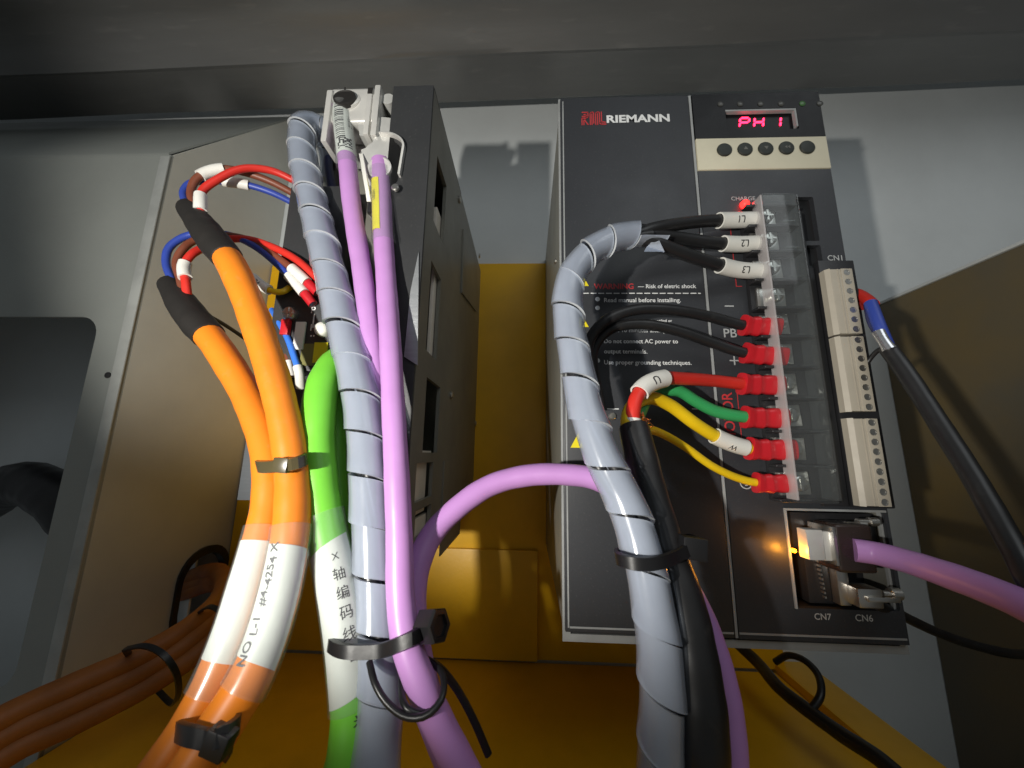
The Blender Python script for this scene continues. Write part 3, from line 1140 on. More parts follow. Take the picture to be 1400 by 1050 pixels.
obj('side_plate', MB().prism([(70, 250), (150, 268), (150, 215), (75, 200)], 'X', XR + .1, XR + 1.2), M_BODY, L)
obj('side_plate', MB().prism([(45, 20), (110, 20), (110, 75), (45, 75)], 'X', XR + .1, XR + 0.8), M_BODY, L)
sc0 = None
for (px, py) in ((628, 268), (655, 346), (617, 534), (655, 578), (640, 660)):
    c = atx(px, py, XR + .3)
    c.z -= 3
    c.y = min(c.y, 176)
    if sc0 is None:
        sc0 = obj('panel_screw', MB().lathe(c, [(2.6, 0), (2.6, .6), (1.8, 1.3), (.2, 1.4)], 'X', 14), M_METAL, L, base=c)
    else:
        copy_part(sc0, c, L)
obj('terminal_face', MB().box(-146, -112, -14, -0.1, 118, 221, 1.2), M_FRAME, L)
obj('lower_face', MB().box(-150, -93, -6, -.1, 40, 117.8, 1), M_FRAME, L)
obj('mounting_flange', MB().box(-215, -152, 70, 72, 46, 96, .3), M_ALU, L)
p = at(395, 428, -16)
obj('terminal_screw', MB().lathe(p, [(3.6, 2), (3.6, .2), (3.0, -.8), (2.2, -1.0), (.2, -.6)], 'Y', 18).box(p.x - 2.6, p.x + 2.6, p.y - 1.3, p.y - .9, p.z - .4, p.z + .4).box(p.x - .4, p.x + .4, p.y - 1.32, p.y - .88, p.z - 2.6, p.z + 2.6), M_METAL, L)
p = at(440, 450, -16)
obj('white_button', MB().lathe(p, [(3.6, 2), (3.6, -.6), (3.0, -1.6), (1.5, -2.2), (.1, -2.3)], 'Y', 18), M_WHITE, L)
g = MB()
for txt, l, r_, b in (('P', 425, 431, 428), ('|', 427, 429, 443), ('P', 424, 430, 452), ('..', 424, 430, 460)):
    t = face_text(txt, l, r_, b, -14.3, bold=0.01)
    g.add(t.v, t.f)
obj('terminal_names', g, M_PRINT, L)
a, b = at(430, 468, -15), at(445, 496, -15)
obj('warning_sticker', MB().box(a.x, b.x, -14.9, -14.2, b.z, a.z), M_WARN, L)
a, b = at(416, 470, -14.5), at(429, 500, -14.5)
obj('olive_sticker', MB().box(a.x - 1, b.x, -14.7, -14.15, b.z, a.z), mat('olive_sticker', (0.18, 0.17, 0.05), 0.4), L)
a, b = at(405, 440, -15), at(414, 478, -15)
obj('jumper_lug', MB().box(at(386, 437, -16).x, at(397, 437, -16).x, -17, -14.2, at(386, 458, -16).z, at(386, 437, -16).z, .6), M_LUG, L)
obj('terminal_tag', MB().box(a.x, b.x, -15.4, -14.2, b.z, a.z, .4), M_WHITE, L)

# ================================================================== CABLES


def cable(name, label, pts, r, m, cat='cable', group=None, s0=0.0, s1=None, wob=0.022, part='sheath', px=True, **kw):
    P = Path(pts, px)
    t = thing(name, P.pos(P.len), label, cat, group)
    sh = obj(part, tube(P, r, s0, s1, wob=wob, **kw), m, t)
    return t, P, sh


def wire(parent, pts, r, m, label=None, name='wire', **kw):
    P = Path(pts)
    o = obj(name, tube(P, r, seg=12, step=1.5, wob=0.01, **kw), m, parent, label=label)
    return P, o


def marker(parent, P, a, b, r, th=0.55, text=None, mode='flip', size=3.4, shift=0.0, m=None, bold=0.01):
    s0, s1 = sorted((P.at_px(*a), P.at_px(*b)))
    o = obj('marker_sleeve', sleeve(P, r, th, s0, s1), m or M_WHITE, parent)
    if text:
        obj('marking', wrap_text(P, text, (s0 + s1) / 2, r + th + 0.06, size, mode, shift, bold), M_INK, parent)
    return o


def lug_shape(P, a, b, r=4.8, parent=None):
    s0, s1 = sorted((P.at_px(*a), P.at_px(*b)))

    def rf(u):
        return r * (1.12 - 0.10 * min(1, u * 6) - 0.10 * math.exp(-((u - 0.52) / 0.09) ** 2) + 0.05 * math.exp(-((u - 0.38) / 0.04) ** 2) - 0.06 * math.exp(-((u - 0.2) / 0.06) ** 2))
    return obj('crimp_sleeve', tube(P, rf, s0, s1, seg=32, step=0.5, flat=0.70, sq=0.6, rnd=0.1), M_LUG, parent)


# ---- spiral wrapped bundle on the left
ptsA = [(455, 236, 14), (452, 205, 8), (436, 176, 0), (418, 172, -6), (413, 200, -12), (421, 250, -17), (437, 315, -23), (456, 390, -28), (470, 450, -32),
        (486, 510, -36), (497, 565, -39), (504, 640, -42), (509, 720, -45), (514, 800, -48), (518, 880, -52), (520, 960, -55), (514, 1040, -58), (506, 1150, -60)]
A_, PA, _ = cable('spiral_wrapped_cable', 'milky spiral wrapped cable bundle left of the two violet cables', ptsA, 3.0, mat('bundle_core', (0.09, 0.10, 0.125), 0.5, var=.2), 'cable',
                  'spiral wrapped cables', part='core')
conductors(A_, PA, 3.1, 2.75)
obj('spiral_wrap', spiral(PA, 7.3, 3, PA.len - 2, 17.2), M_SPIRAL, A_)
rim(A_)
P, _ = wire(A_, [(452, 205, 14), (449, 222, 4), (455, 262, -4), (462, 300, -8), (470, 345, -10)], 2.4, M_NAVY, 'navy wire beside the spiral wrap')

# ---- spiral wrapped mains cable on the right
ptsB = [(886, 321, -24), (866, 321, -26), (836, 328, -30), (804, 347, -34), (782, 377, -38), (776, 410, -41), (780, 455, -45), (789, 505, -49), (801, 562, -53), (826, 630, -56), (856, 690, -58), (875, 745, -60),
        (889, 810, -62), (900, 880, -63), (904, 950, -63), (902, 1040, -63), (897, 1150, -62)]
B_, PB_, _ = cable('spiral_wrapped_cable', 'milky spiral wrapped mains cable arching over the black drive front', ptsB, 2.2, MATS['bundle_core'], 'cable',
                   'spiral wrapped cables', part='core')
conductors(B_, PB_, 2.6, 2.35)
obj('spiral_wrap', spiral(PB_, 6.2, 0.5, PB_.len - 2, 16.2), M_SPIRAL, B_)
rim(B_)
# loose torn end of the strip
obj('strip_end', MB().prism([(lambda v: (v.x, v.z))(at(x, y, -27)) for x, y in ((880, 345), (897, 322), (908, 345), (884, 338))], 'Y', -27.6, -26.8), M_SPIRAL, B_)
for txt, pts, a, b in (('L1', [(868, 322, -26), (890, 314, -24), (930, 306, -17), (970, 302, -11), (1010, 301, -7), (1048, 300, -5)], (981, 302), (1031, 301)),
                       ('L2', [(868, 323, -26), (892, 322, -23), (930, 326, -16), (975, 332, -11), (1012, 334, -7), (1050, 332, -5)], (987, 333), (1035, 333)),
                       ('L3', [(868, 326, -26), (893, 331, -25), (930, 345, -20), (975, 360, -13), (1010, 369, -8), (1052, 371, -5)], (986, 364), (1042, 371))):
    P, wo = wire(B_, pts, 3.1, M_BLACKC)
    marker(wo, P, a, b, 3.3, 0.75, txt, 'flip', 5.0, 0.6)

# ---- two black wires to the PB and + terminals
for (lbl, pts, la, lb) in (
        ('thin black wire arching to the upper bare red crimp at PB', [(816, 560, -10), (806, 500, -14), (806, 466, -18), (826, 440, -21), (866, 424, -20), (920, 424, -16), (970, 433, -11), (1012, 444, -8), (1066, 448, -6)], (1015, 446), (1068, 448)),
        ('thin black wire running just below its twin to the red crimp at the plus sign', [(822, 560, -8), (812, 510, -10), (812, 476, -13), (834, 450, -16), (876, 443, -15), (925, 452, -12), (975, 469, -9), (1016, 482, -8), (1072, 488, -6)], (1017, 483), (1074, 488))):
    t, P, _ = cable('power_wire', lbl, pts, 2.6, M_BLACKC, 'wire', 'black wires to the braking terminals', part='insulation')
    lug_shape(P, la, lb, 4.6, t)

# ---- thick black motor cable
ptsC = [(866, 583, -38), (876, 625, -42), (890, 685, -46), (908, 750, -50), (930, 820, -54), (945, 890, -57), (955, 960, -59), (959, 1050, -61), (959, 1150, -61)]
C_, PC, _ = cable('motor_cable', 'thick black motor cable with stripped end and coloured wires', ptsC, lambda u: 5.8 + 1.7 * min(1, u * 1.6), M_BLACKC, rnd=0.4)
for lbl, col, r, pts, la, lb in (
        ('red wire', M_RED, 2.9, [(868, 600, -36), (865, 578, -37), (868, 550, -36), (880, 530, -33), (905, 518, -28), (940, 518, -20), (980, 521, -12), (1018, 525, -8), (1070, 527, -6)], (1015, 525), (1072, 527)),
        ('green wire', M_GRNW, 2.8, [(868, 600, -36), (874, 565, -26), (892, 540, -18), (926, 534, -15), (952, 549, -12), (978, 562, -10), (1018, 570, -8), (1076, 572, -6)], (1018, 569), (1078, 572)),
        ('thick yellow wire', M_YELW, 2.9, [(864, 600, -40), (858, 575, -36), (868, 552, -30), (890, 544, -24), (916, 554, -19), (950, 579, -15), (985, 600, -11), (1024, 613, -8), (1084, 615, -6)], (1022, 612), (1086, 615)),
        ('thin yellow wire', M_YELW, 1.8, [(872, 600, -38), (884, 588, -30), (905, 593, -20), (935, 610, -15), (975, 638, -11), (1010, 654, -8), (1036, 660, -7), (1085, 661, -6)], (1034, 660), (1086, 661))):
    P, wo = wire(C_, pts, r, col, lbl)
    lug_shape(P, la, lb, 4.7 if r > 2 else 4.1, wo)
    if lbl == 'red wire':
        marker(wo, P, (872, 538), (907, 519), 3.2, 0.7, 'U', 'up', 5.2)
        obj('pale_end', sleeve(P, 2.95, .25, P.at_px(866, 585), P.at_px(865, 572)), M_WHITE, wo)
    if lbl == 'thick yellow wire':
        marker(wo, P, (976, 596), (1018, 612), 3.1, 0.7, 'W', 'up', 3.6, -1.6)
g = MB()
for i in range(16):
    x, y = 874 + random.uniform(-4, 6), 572 + random.uniform(-10, 8)
    q = Path([(x, y, -38), (x + random.uniform(0, 6), y + random.uniform(4, 10), -34), (x + random.uniform(6, 16), y + random.uniform(6, 22), -31)])
    t = tube(q, 0.22, seg=5, step=1.2)
    g.add(t.v, t.f)
struct(obj('copper_strands', g, M_COPPER, C_), 'stuff')

# ---- orange cables
heat = lambda u: 4.6 + 2.1 * min(1, u * 2.0) - 0.5 * max(0, u - .75) * 4 * .6 + 0.5 * math.exp(-((u - .02) / .08) ** 2)
ptsO1 = [(257, 285, -26), (277, 310, -31), (296, 335, -35), (313, 356, -38), (335, 402, -41), (358, 465, -43), (378, 530, -45), (392, 590, -47), (399, 640, -49), (400, 700, -53),
         (394, 755, -57), (380, 820, -61), (362, 880, -65), (338, 935, -69), (302, 992, -73), (268, 1045, -77), (225, 1105, -80)]
O1, PO1, _ = cable('orange_cable', 'orange cable at the right of the pair with handwriting on its white label', ptsO1, 5.9, M_ORANGE, group='orange cables tied together', s0=Path(ptsO1).at_px(300, 340))
obj('heat_shrink', tube(PO1, heat, 0, PO1.at_px(311, 352), wob=.03, rnd=.4, step=1), M_SHRINK, O1)
ptsO2 = [(232, 389, -22), (247, 412, -26), (268, 440, -30), (288, 462, -33), (316, 503, -35), (340, 545, -37), (359, 592, -41), (369, 640, -45), (367, 695, -49), (356, 745, -53), (340, 802, -57), (322, 862, -61),
         (299, 922, -65), (267, 985, -69), (232, 1040, -73), (186, 1100, -76)]
O2, PO2, _ = cable('orange_cable', 'orange cable at the left of the pair with a blank white label', ptsO2, 5.9, M_ORANGE, group='orange cables tied together', s0=Path(ptsO2).at_px(276, 450))
obj('heat_shrink', tube(PO2, heat, 0, PO2.at_px(286, 459), wob=.03, rnd=.4, step=1), M_SHRINK, O2)
for t, P, fa, fb, la, lb, sgn in ((O1, PO1, (398, 722), (333, 940), (394, 748), (354, 903), 1), (O2, PO2, (362, 718), (286, 950), (355, 738), (306, 900), 0)):
    film = obj('label_film', patch(P, 6.34, .3, P.at_px(*fa), P.at_px(*fb), -1.75, 1.75, skew=1.0), M_FILM, t)
    obj('label', patch(P, 6.02, .10, P.at_px(*la), P.at_px(*lb), -1.35 if sgn else -1.5, 1.05 if sgn else 0.7, skew=2.5 if sgn else 1.0), M_LABEL, t)
    if sgn:
        s_ = (P.at_px(*la) + P.at_px(*lb)) / 2
        obj('handwriting', wrap_text(P, 'NO L-1  #4-4254 X', s_, 6.28, 3.6, 'up', -4.4, bold=0.012, sx=1.15, jit=.25), M_PENCIL, t)
W1 = [('blue wire', M_BLUE, [(264, 296, -28), (254, 278, -26), (251, 262, -24), (260, 251, -22), (284, 247, -19), (322, 250, -15), (343, 254, -12), (373, 264, -8), (405, 280, -4), (425, 292, -2)], ((304, 248), (340, 253)), 1.75),
      ('brown wire', M_BROWN, [(268, 298, -29), (264, 279, -28), (261, 262, -26), (266, 248, -25), (280, 237, -23), (306, 231, -20), (335, 236, -15), (367, 247, -10), (400, 264, -5), (425, 280, -2)], ((273, 241), (308, 231)), 1.9),
      ('red wire', M_RED, [(274, 300, -31), (274, 282, -31), (277, 261, -29), (298, 245, -26), (323, 233, -22), (345, 230, -18), (373, 234, -13), (400, 246, -8), (430, 266, -2)], ((272, 287), (276, 266)), 1.9)]
for lbl, m, pts, mk, r in W1:
    P, wo = wire(O1, pts, r, m, lbl)
    marker(wo, P, *mk, r + .1, .8)
W2 = [('blue wire', M_BLUE, [(244, 400, -26), (236, 384, -24), (227, 359, -22), (232, 338, -20), (254, 323, -17), (285, 318, -14), (311, 321, -12), (334, 329, -14), (360, 345, -16), (395, 377, -18), (417, 402, -18), (428, 416, -17)], ((394, 376), (417, 402)), 1.8),
      ('brown wire', M_BROWN, [(250, 402, -27), (247, 383, -26), (241, 359, -24), (250, 341, -22), (268, 328, -18), (304, 322, -14), (343, 329, -14), (373, 348, -16), (399, 367, -18), (420, 386, -18), (434, 400, -17)], ((399, 367), (420, 386)), 1.8),
      ('red wire', M_RED, [(256, 404, -28), (254, 385, -28), (252, 363, -26), (262, 348, -24), (278, 339, -20), (308, 328, -15), (336, 327, -14), (373, 338, -16), (408, 357, -18), (440, 386, -18)], ((253, 378), (253, 358)), 1.9)]
for lbl, m, pts, mk, r in W2:
    P, wo = wire(O2, pts, r, m, lbl)
    marker(wo, P, *mk, r + .1, .8)
    if lbl != 'red wire':
        a = P.at_px(*mk[1])
        obj('crimp_sleeve', tube(P, 2.3, a + .2, P.len, seg=14), M_LUG, wo)
P, wo = wire(O2, [(318, 366, -22), (326, 365, -20), (343, 378, -18), (356, 389, -18), (372, 398, -18), (386, 399, -17), (396, 393, -15)], 1.5, M_YELW, 'yellow earth wire')
marker(wo, P, (345, 380), (367, 395), 1.7, .9, 'PE', 'flip', 3.0)
wire(O2, [(262, 425, -26), (285, 432, -22), (310, 446, -18), (345, 471, -14), (375, 500, -10)], 0.9, M_OLIVE, 'thin olive drain wire', name='drain_wire')
P, wo = wire(O2, [(250, 404, -24), (238, 396, -22), (226, 390, -20)], 1.1, M_WHITE, 'white wire end', name='wire')
obj('marker_sleeve', sleeve(Path([(234, 392, -22), (228, 386, -21), (222, 383, -20)]), 1.7, .6, 0, 5), M_WHITE, wo)
# light blue control wire behind the orange cable
t, P, _ = cable('control_wire', 'short light blue wire curving down behind the orange cable', [(372, 424, -6), (380, 438, -12), (393, 462, -15), (403, 490, -16), (409, 510, -16), (411, 530, -12)], 1.5, M_SKY, 'wire', part='insulation')
obj('marker_sleeve', sleeve(P, 1.55, .6, P.at_px(405, 500), P.len), M_WHITE, t)
t, P, _ = cable('control_wire', 'short dark wire with a white ferrule between orange and light blue wire', [(376, 440, -8), (385, 465, -11), (393, 490, -13), (398, 515, -13)], 1.3, M_BROWN, 'wire', part='insulation')
obj('ferrule', sleeve(P, 1.4, .6, P.at_px(394, 492), P.len), M_WHITE, t)

# ---- green cables
ptsG = [(474, 488, -14), (458, 498, -24), (443, 522, -32), (436, 560, -37), (434, 610, -40), (437, 660, -43), (446, 725, -46), (458, 780, -49), (470, 845, -52), (479, 915, -54), (483, 975, -55), (478, 1030, -57), (464, 1080, -58), (440, 1150, -60)]
G_, PG, _ = cable('green_cable', 'bright green cable with a white handwritten label', ptsG, 6.6, M_GREEN, group='green cables')
obj('label_film', patch(PG, 7.1, .3, PG.at_px(443, 705), PG.at_px(483, 962), -1.9, 1.9, skew=-3), M_FILM, G_)
obj('label', patch(PG, 6.75, .12, PG.at_px(452, 748), PG.at_px(482, 945), -1.35, 1.1, skew=-5), M_LABEL, G_)
g = MB()
sg = PG.at_px(456, 768)
for ch, d, sz in (('X', 0, 3.2), ('轴', 5.6, 4.2), ('编', 11.4, 4.2), ('码', 17.2, 4.2), ('线', 23.0, 4.2), ('L', 29.2, 3.4), ('米', 45.5, 4.0)):
    t = wrap_text(PG, ch, sg + d, 6.95, sz, 'stack', 1.0 + (1.0 if d > 40 else 0), bold=0.006)
    g.add(t.v, t.f)
obj('handwriting', g, M_INK, G_)
ptsG2 = [(470, 470, -4), (462, 520, -14), (461, 580, -20), (462, 650, -24), (466, 720, -28), (471, 800, -32), (478, 880, -35), (482, 960, -37), (478, 1050, -39), (460, 1150, -40)]
cable('green_cable', 'plain green cable half hidden between the bright green one and the spiral wrap', ptsG2, 6.0, M_GREEN, group='green cables')

# ---- violet cables
ptsP1 = [(468, 146, -22), (469, 170, -22), (473, 205, -23), (481, 280, -25), (495, 370, -28), (506, 450, -30), (517, 530, -31), (525, 610, -32), (534, 710, -36), (546, 810, -42), (560, 890, -46), (588, 975, -49), (622, 1060, -52), (660, 1150, -54)]
V1, PV1, _ = cable('violet_cable', 'violet cable hanging from the upper connector with a barcode sleeve', ptsP1, 4.55, M_PURPLE, group='violet cables hanging from the connectors')
ptsP2 = [(520, 222, -22), (522, 262, -24), (524, 320, -27), (528, 385, -30), (533, 460, -35), (538, 560, -42), (542, 640, -47), (546, 740, -52), (548, 820, -56), (556, 880, -60), (580, 945, -62), (610, 1010, -62), (640, 1068, -62), (680, 1150, -62)]
V2, PV2, _ = cable('violet_cable', 'violet cable hanging from the lower connector with a yellow label', ptsP2, 4.6, M_PURPLE, group='violet cables hanging from the connectors')
a, b = PV1.at_px(469, 140), PV1.at_px(476, 228)
obj('barcode_film', sleeve(PV1, 4.95, .5, a, b, flare=.15), M_FILM, V1)
lab = obj('barcode_label', patch(PV1, 4.66, .15, a + 1.5, b - 6, -1.5, 1.5), M_LABEL, V1)
g = MB()
d = a + 2.5
mid = b - 15
while d < mid:
    wd = random.choice((.3, .45, .8))
    q = patch(PV1, 4.83, .04, d, d + wd, -.95, .1, step=.4, na=5)
    g.add(q.v, q.f)
    d += wd + random.choice((.35, .5, .9))
for i in range(9):
    for j in range(8):
        if random.random() < .55:
            q = patch(PV1, 4.83, .04, mid + .6 + i * .75, mid + 1.3 + i * .75, -.85 + j * .2, -.66 + j * .2, step=.7, na=1)
            g.add(q.v, q.f)
for k in range(2):
    q = wrap_text(PV1, '0810 4072 5', a + (mid - a) * .55, 4.86, 1.5, 'up', 3.2 + k * 1.6)
    g.add(q.v, q.f)
struct(obj('barcode_print', g, M_INK, lab), 'stuff')
a, b = PV2.at_px(521, 236), PV2.at_px(525, 335)
obj('label_film', sleeve(PV2, 5.0, .45, a, b, flare=.25), M_FILM, V2)
yl = obj('yellow_label', patch(PV2, 4.7, .15, PV2.at_px(522, 250), PV2.at_px(524, 318), -2.2, -0.3, skew=3), mat('yellow_label', (0.80, 0.70, 0.01), .4), V2)
obj('label_print', wrap_text(PV2, 'L0201', PV2.at_px(523, 275), 4.92, 2.6, 'up', -4.6), M_INK, yl)
ptsV3 = [(650, 1150, -56), (610, 1030, -52), (582, 940, -50), (567, 860, -47), (568, 790, -43), (588, 735, -37), (628, 692, -31), (672, 663, -27), (722, 650, -26), (775, 649, -27), (820, 657, -28), (862, 690, -30),
         (918, 770, -36), (957, 840, -41), (982, 910, -46), (996, 980, -49), (1002, 1060, -52), (1000, 1150, -54)]
cable('violet_cable', 'violet cable looping across the gap between the two drives', ptsV3, 4.5, M_PURPLE)
ptsV4 = [(1168, 752, -12), (1195, 756, -15), (1235, 766, -24), (1290, 784, -37), (1350, 806, -50), (1410, 832, -61), (1480, 870, -70)]
V4, PV4, _ = cable('violet_cable', 'violet cable running right from the plug at the drive foot', ptsV4, 4.6, M_PURPLE)
# its plug with white latch block and smoked hood
p0, p1 = at(1107, 766, -10), at(1141, 725, -10)
obj('plug_block', MB().box(p0.x, (p0.x + p1.x) / 2 + .8, -10, -4, p0.z, p1.z, .5).box((p0.x + p1.x) / 2 + 1.0, p1.x, -9.2, -4, p0.z - .3, p1.z - .7, .5), M_HOOD, V4)
p0, p1 = at(1150, 784, -11), at(1192, 718, -11)
hd = obj('hood', MB().box(p0.x, p1.x, -11, 2.5, p0.z, p1.z, 1.6, 3), M_SMOKE, V4)
obj('hood_clip', MB().box(p0.x - 1.6, p0.x - .2, -11.6, 3, p0.z + 3, p1.z - 1, .3), M_METAL, V4)
obj('hood_core', MB().box(p0.x + 2, p1.x - 3, -8.5, 2, p0.z + 3, p1.z - 4, .8), M_SHRINK, hd)
for (x, y) in ((1184, 713), (1168, 717)):
    c = at(x, y, -5)
    obj('thumb_screw', MB().lathe(c - Vector((4, 0, 0)), [(1.2, 0), (1.2, 5), (1.9, 5.2), (1.9, 8.5), (1.2, 9)], 'X', 14), M_METAL, V4)

# ---- connectors on top of the left drive
K1 = thing('cable_connector', at(480, 140, -26), 'pale rectangular connector shell at the top where the barcode sleeved cable enters', 'connector', 'cable connectors')
x0, x1, z0, z1 = at(443, 160, -26).x, at(513, 160, -26).x, at(470, 196, -26).z, at(480, 114, -26).z
g = MB()
ze = z1 - 22
g.box(x0, x1, -24, -8, ze, z1, 2.2, 3)
obj('shell', g, M_HOOD, K1)
cx = at(469, 150, -26).x
obj('collar', MB().lathe((cx, -21.5, z1 - 8), [(7.6, 0), (7.6, 3), (6.8, 3.5), (6.2, 3.5), (6.0, 0)], (0.05, -1, 0.25), 24), M_HOOD, K1)
obj('entry_ring', MB().lathe((cx, -24.2, z1 - 9.5), [(5.9, 0), (5.9, 2.4), (5.3, 2.6), (4.9, 2.2)], (0.05, -1, 0.2), 24), M_SHRINK, K1)
obj('side_cheek', MB().box(x0 - .8, x0 + 2.4, -25.6, -10, ze - 13, z1 - 3, .8).box(x1 - 2.2, x1 + 1.0, -25.6, -10, ze - 10, z1 - .6, .8).box(x1 - 6.2, x1 - 3.4, -25.2, -10, ze - 9, z1 - 2.0, .6), M_HOOD, K1)
obj('seam', MB().box(x0 + 8.0, x0 + 8.5, -24.3, -23.9, z1 - 6, z1 - .2).box(x1 - 5.8, x1 - 3.2, -25.5, -25.1, z1 - 6, z1 - 2.4), M_SHRINK, K1)
obj('clamp_arm', MB().prism([(at(x, y, -22).x, at(x, y, -22).z) for x, y in ((488, 146), (512, 160), (549, 164), (552, 192), (520, 190), (492, 186))], 'Y', -22.5, -9), M_HOOD2, K1)
obj('plug_face', MB().box(x0 + 2, x1 + 12, -7.9, 0, ze - 8, z1 - 4, 1), M_HOOD2, K1)
obj('lock_screw', MB().lathe(at(530, 135, -22), [(3.4, 0), (3.4, 8), (2.8, 8.5), (2.8, 11)], (0, 1, 0), 16), M_HOOD2, K1)
K2 = thing('cable_connector', at(521, 222, -28), 'shiny grey rounded connector shell below the pale one, beside the drive edge', 'connector', 'cable connectors')
c = at(521, 224, -22)
g = MB()
x0, x1 = at(492, 220, -24).x, at(552, 220, -24).x
zt_, zb_ = at(520, 186, -24).z, at(530, 262, -24).z
poly = []
for k in range(15):
    a = math.pi * k / 14
    poly.append(((x0 + x1) / 2 + (x1 - x0) / 2 * math.cos(a), zt_ - 8 + 8 * math.sin(a)))
poly += [(x0, zb_ + 12), (x0 + 5, zb_ + 4), (x1 - 4, zb_), (x1, zb_ + 5)]
bm = bmesh.new()
fv = [bm.verts.new((p[0], -24, p[1])) for p in poly]
bv = [bm.verts.new((p[0], -8, p[1])) for p in poly]
nn_ = len(poly)
bm.faces.new(fv)
bm.faces.new(bv[::-1])
for i in range(nn_):
    bm.faces.new((fv[i], bv[i], bv[(i + 1) % nn_], fv[(i + 1) % nn_]))
bmesh.ops.bevel(bm, geom=bm.edges[:], offset=2.4, segments=3, affect='EDGES')
g.bm(bm)
obj('shell', g, M_HOOD2, K2)
rimp = [Vector(((x0 + x1) / 2 + (x1 - x0) / 2 * math.cos(a_) * .96, -24.3, zt_ - 8.5 + 8 * math.sin(a_))) for a_ in [R(100 - 10 * k) for k in range(11)]]
rimp += [Vector((x1 - 1.2, -24.3, zb_ + 14)), Vector((x1 - 1.6, -24.3, zb_ + 8))]
obj('rim_highlight', ribbon(rimp, 5.0, 1.0, False, Vector((0, 1, 0))), M_HOOD, K2)  # pale strip standing for the highlight on the shell's upper right edge
obj('entry_ring', MB().lathe((at(520, 232, -24).x, -24, at(520, 232, -24).z), [(6.2, 0), (6.2, 1.6), (5.6, 1.9), (4.9, 1.6)], (0, -1, 0), 24), M_HOOD, K2)
obj('clamp_screw', MB().lathe(at(541, 258, -26), [(1.9, 0), (1.9, 1.2), (1.4, 1.7), (.2, 1.8)], (0, -1, 0), 14), M_METAL, K2)
obj('plug_face', MB().box(x0 - 2, x1 - 2, -7.9, 0, zb_, zt_ + 2, 1), M_HOOD2, K2)
tag(obj('cable_strap', ribbon([at(x, y, Y_) for x, y, Y_ in ((494, 212, -24), (497, 228, -27), (500, 246, -28), (503, 262, -27), (505, 276, -25))], 2.2, .8, False, Vector((1, 0, 0))), M_WHITE),
    'short white strap between the two violet cables under the connectors', 'strap')

# ---- black cable at the right with red and blue wires
ptsR = [(1214, 476, -18), (1236, 506, -22), (1262, 545, -27), (1292, 592, -33), (1326, 645, -40), (1358, 700, -46), (1386, 750, -51), (1420, 815, -58), (1460, 890, -64)]
RC, PR, _ = cable('signal_cable', 'black cable with red and blue wires entering the beige terminals', ptsR, 3.35, M_BLACKC)
wire(RC, [(1160, 400, 6), (1172, 402, 1), (1184, 409, -6), (1193, 417, -12)], 2.7, M_RED, 'red wire end')
obj('ferrule', tube(Path([(1158, 407, 6), (1169, 410, 2), (1180, 418, -5)]), 2.4, seg=12), mat('dark_red_sleeve', (.25, .015, .015), .4), RC)
wire(RC, [(1190, 414, -13), (1195, 427, -15), (1203, 448, -17), (1214, 474, -18)], 2.5, M_BLUE, 'blue wire')
wire(RC, [(1188, 418, -11), (1193, 440, -13), (1206, 462, -16), (1216, 480, -18)], 2.0, M_NAVY, 'dark blue wire')
obj('foil_shield', tube(Path([(1201, 454, -17.5), (1208, 466, -19), (1216, 478, -20)]), 2.5, seg=14, wob=.15), M_FOIL, RC)
wire(RC, [(1180, 506, -6), (1190, 490, -9), (1202, 478, -13), (1214, 474, -16)], 1.0, M_BLACKC, 'thin black core')
cable('signal_cable', 'thin black cable leaving the drive foot to the right below the violet plug', [(1196, 826, -2), (1222, 836, 6), (1250, 850, 14), (1285, 866, 20), (1325, 880, 24), (1372, 892, 28), (1420, 896, 40)], 2.2, M_BLACKC)
SP = thing('metal_plug', at(1195, 820, -6), 'small shiny metal plug low at the drive foot beside the black cable', 'plug')
p0, p1 = at(1176, 832, -7), at(1206, 806, -7)
obj('plug_body', MB().box(p0.x, p1.x, -7, 2, p0.z, p1.z, .8), M_METAL, SP)
obj('plug_latch', MB().box(p0.x + 3, p1.x + 6, -8.4, -7.1, p0.z + 3, p0.z + 5, .4), M_METAL, SP)
c = at(1226, 812, -6)
obj('thumb_screw', MB().lathe(c - Vector((3, 0, 0)), [(1.2, -3), (1.2, 0), (2.4, .2), (2.4, 4), (1.4, 4.6)], 'X', 14), M_METAL, SP)

# ---- orange bundle low at the left, its shade put into the colour
BG = 'shade-tinted orange cables leaving the cable hole'
for i, (dx, dy, dy2, lb) in enumerate(((0, 8, 0, 'upper shade-tinted orange cable of the dark bundle low at the left'), (8, 32, 3, 'middle shade-tinted orange cable of the dark bundle low at the left'),
                                      (18, 58, -2, 'lower shade-tinted orange cable of the dark bundle low at the left'))):
    k = (1, .85, .9)[i]
    pts = [(-60, 1010 + dy * 1.2, 0), (20, 966 + dy, 14), (110, 925 + dy, 30), (200, 885 + dy * .9, 48), (262 + dx, 850 + dy * .6, 66), (300 + dx, 815 + dy * .4, 92), (306 + dx * .4, 785 + dy * .3, 122),
           (284, 778 + dy * .4 + dy2, 146), (250, 790 + dy * .35, 152), (205, 800 + dy * .3, 160)]
    P = Path(pts)
    t = thing('orange_cable', P.pos(0), lb, 'cable', BG)
    obj('sheath', tube(P, 6.4, wob=.02), M_ORANGE_SHADE, t)

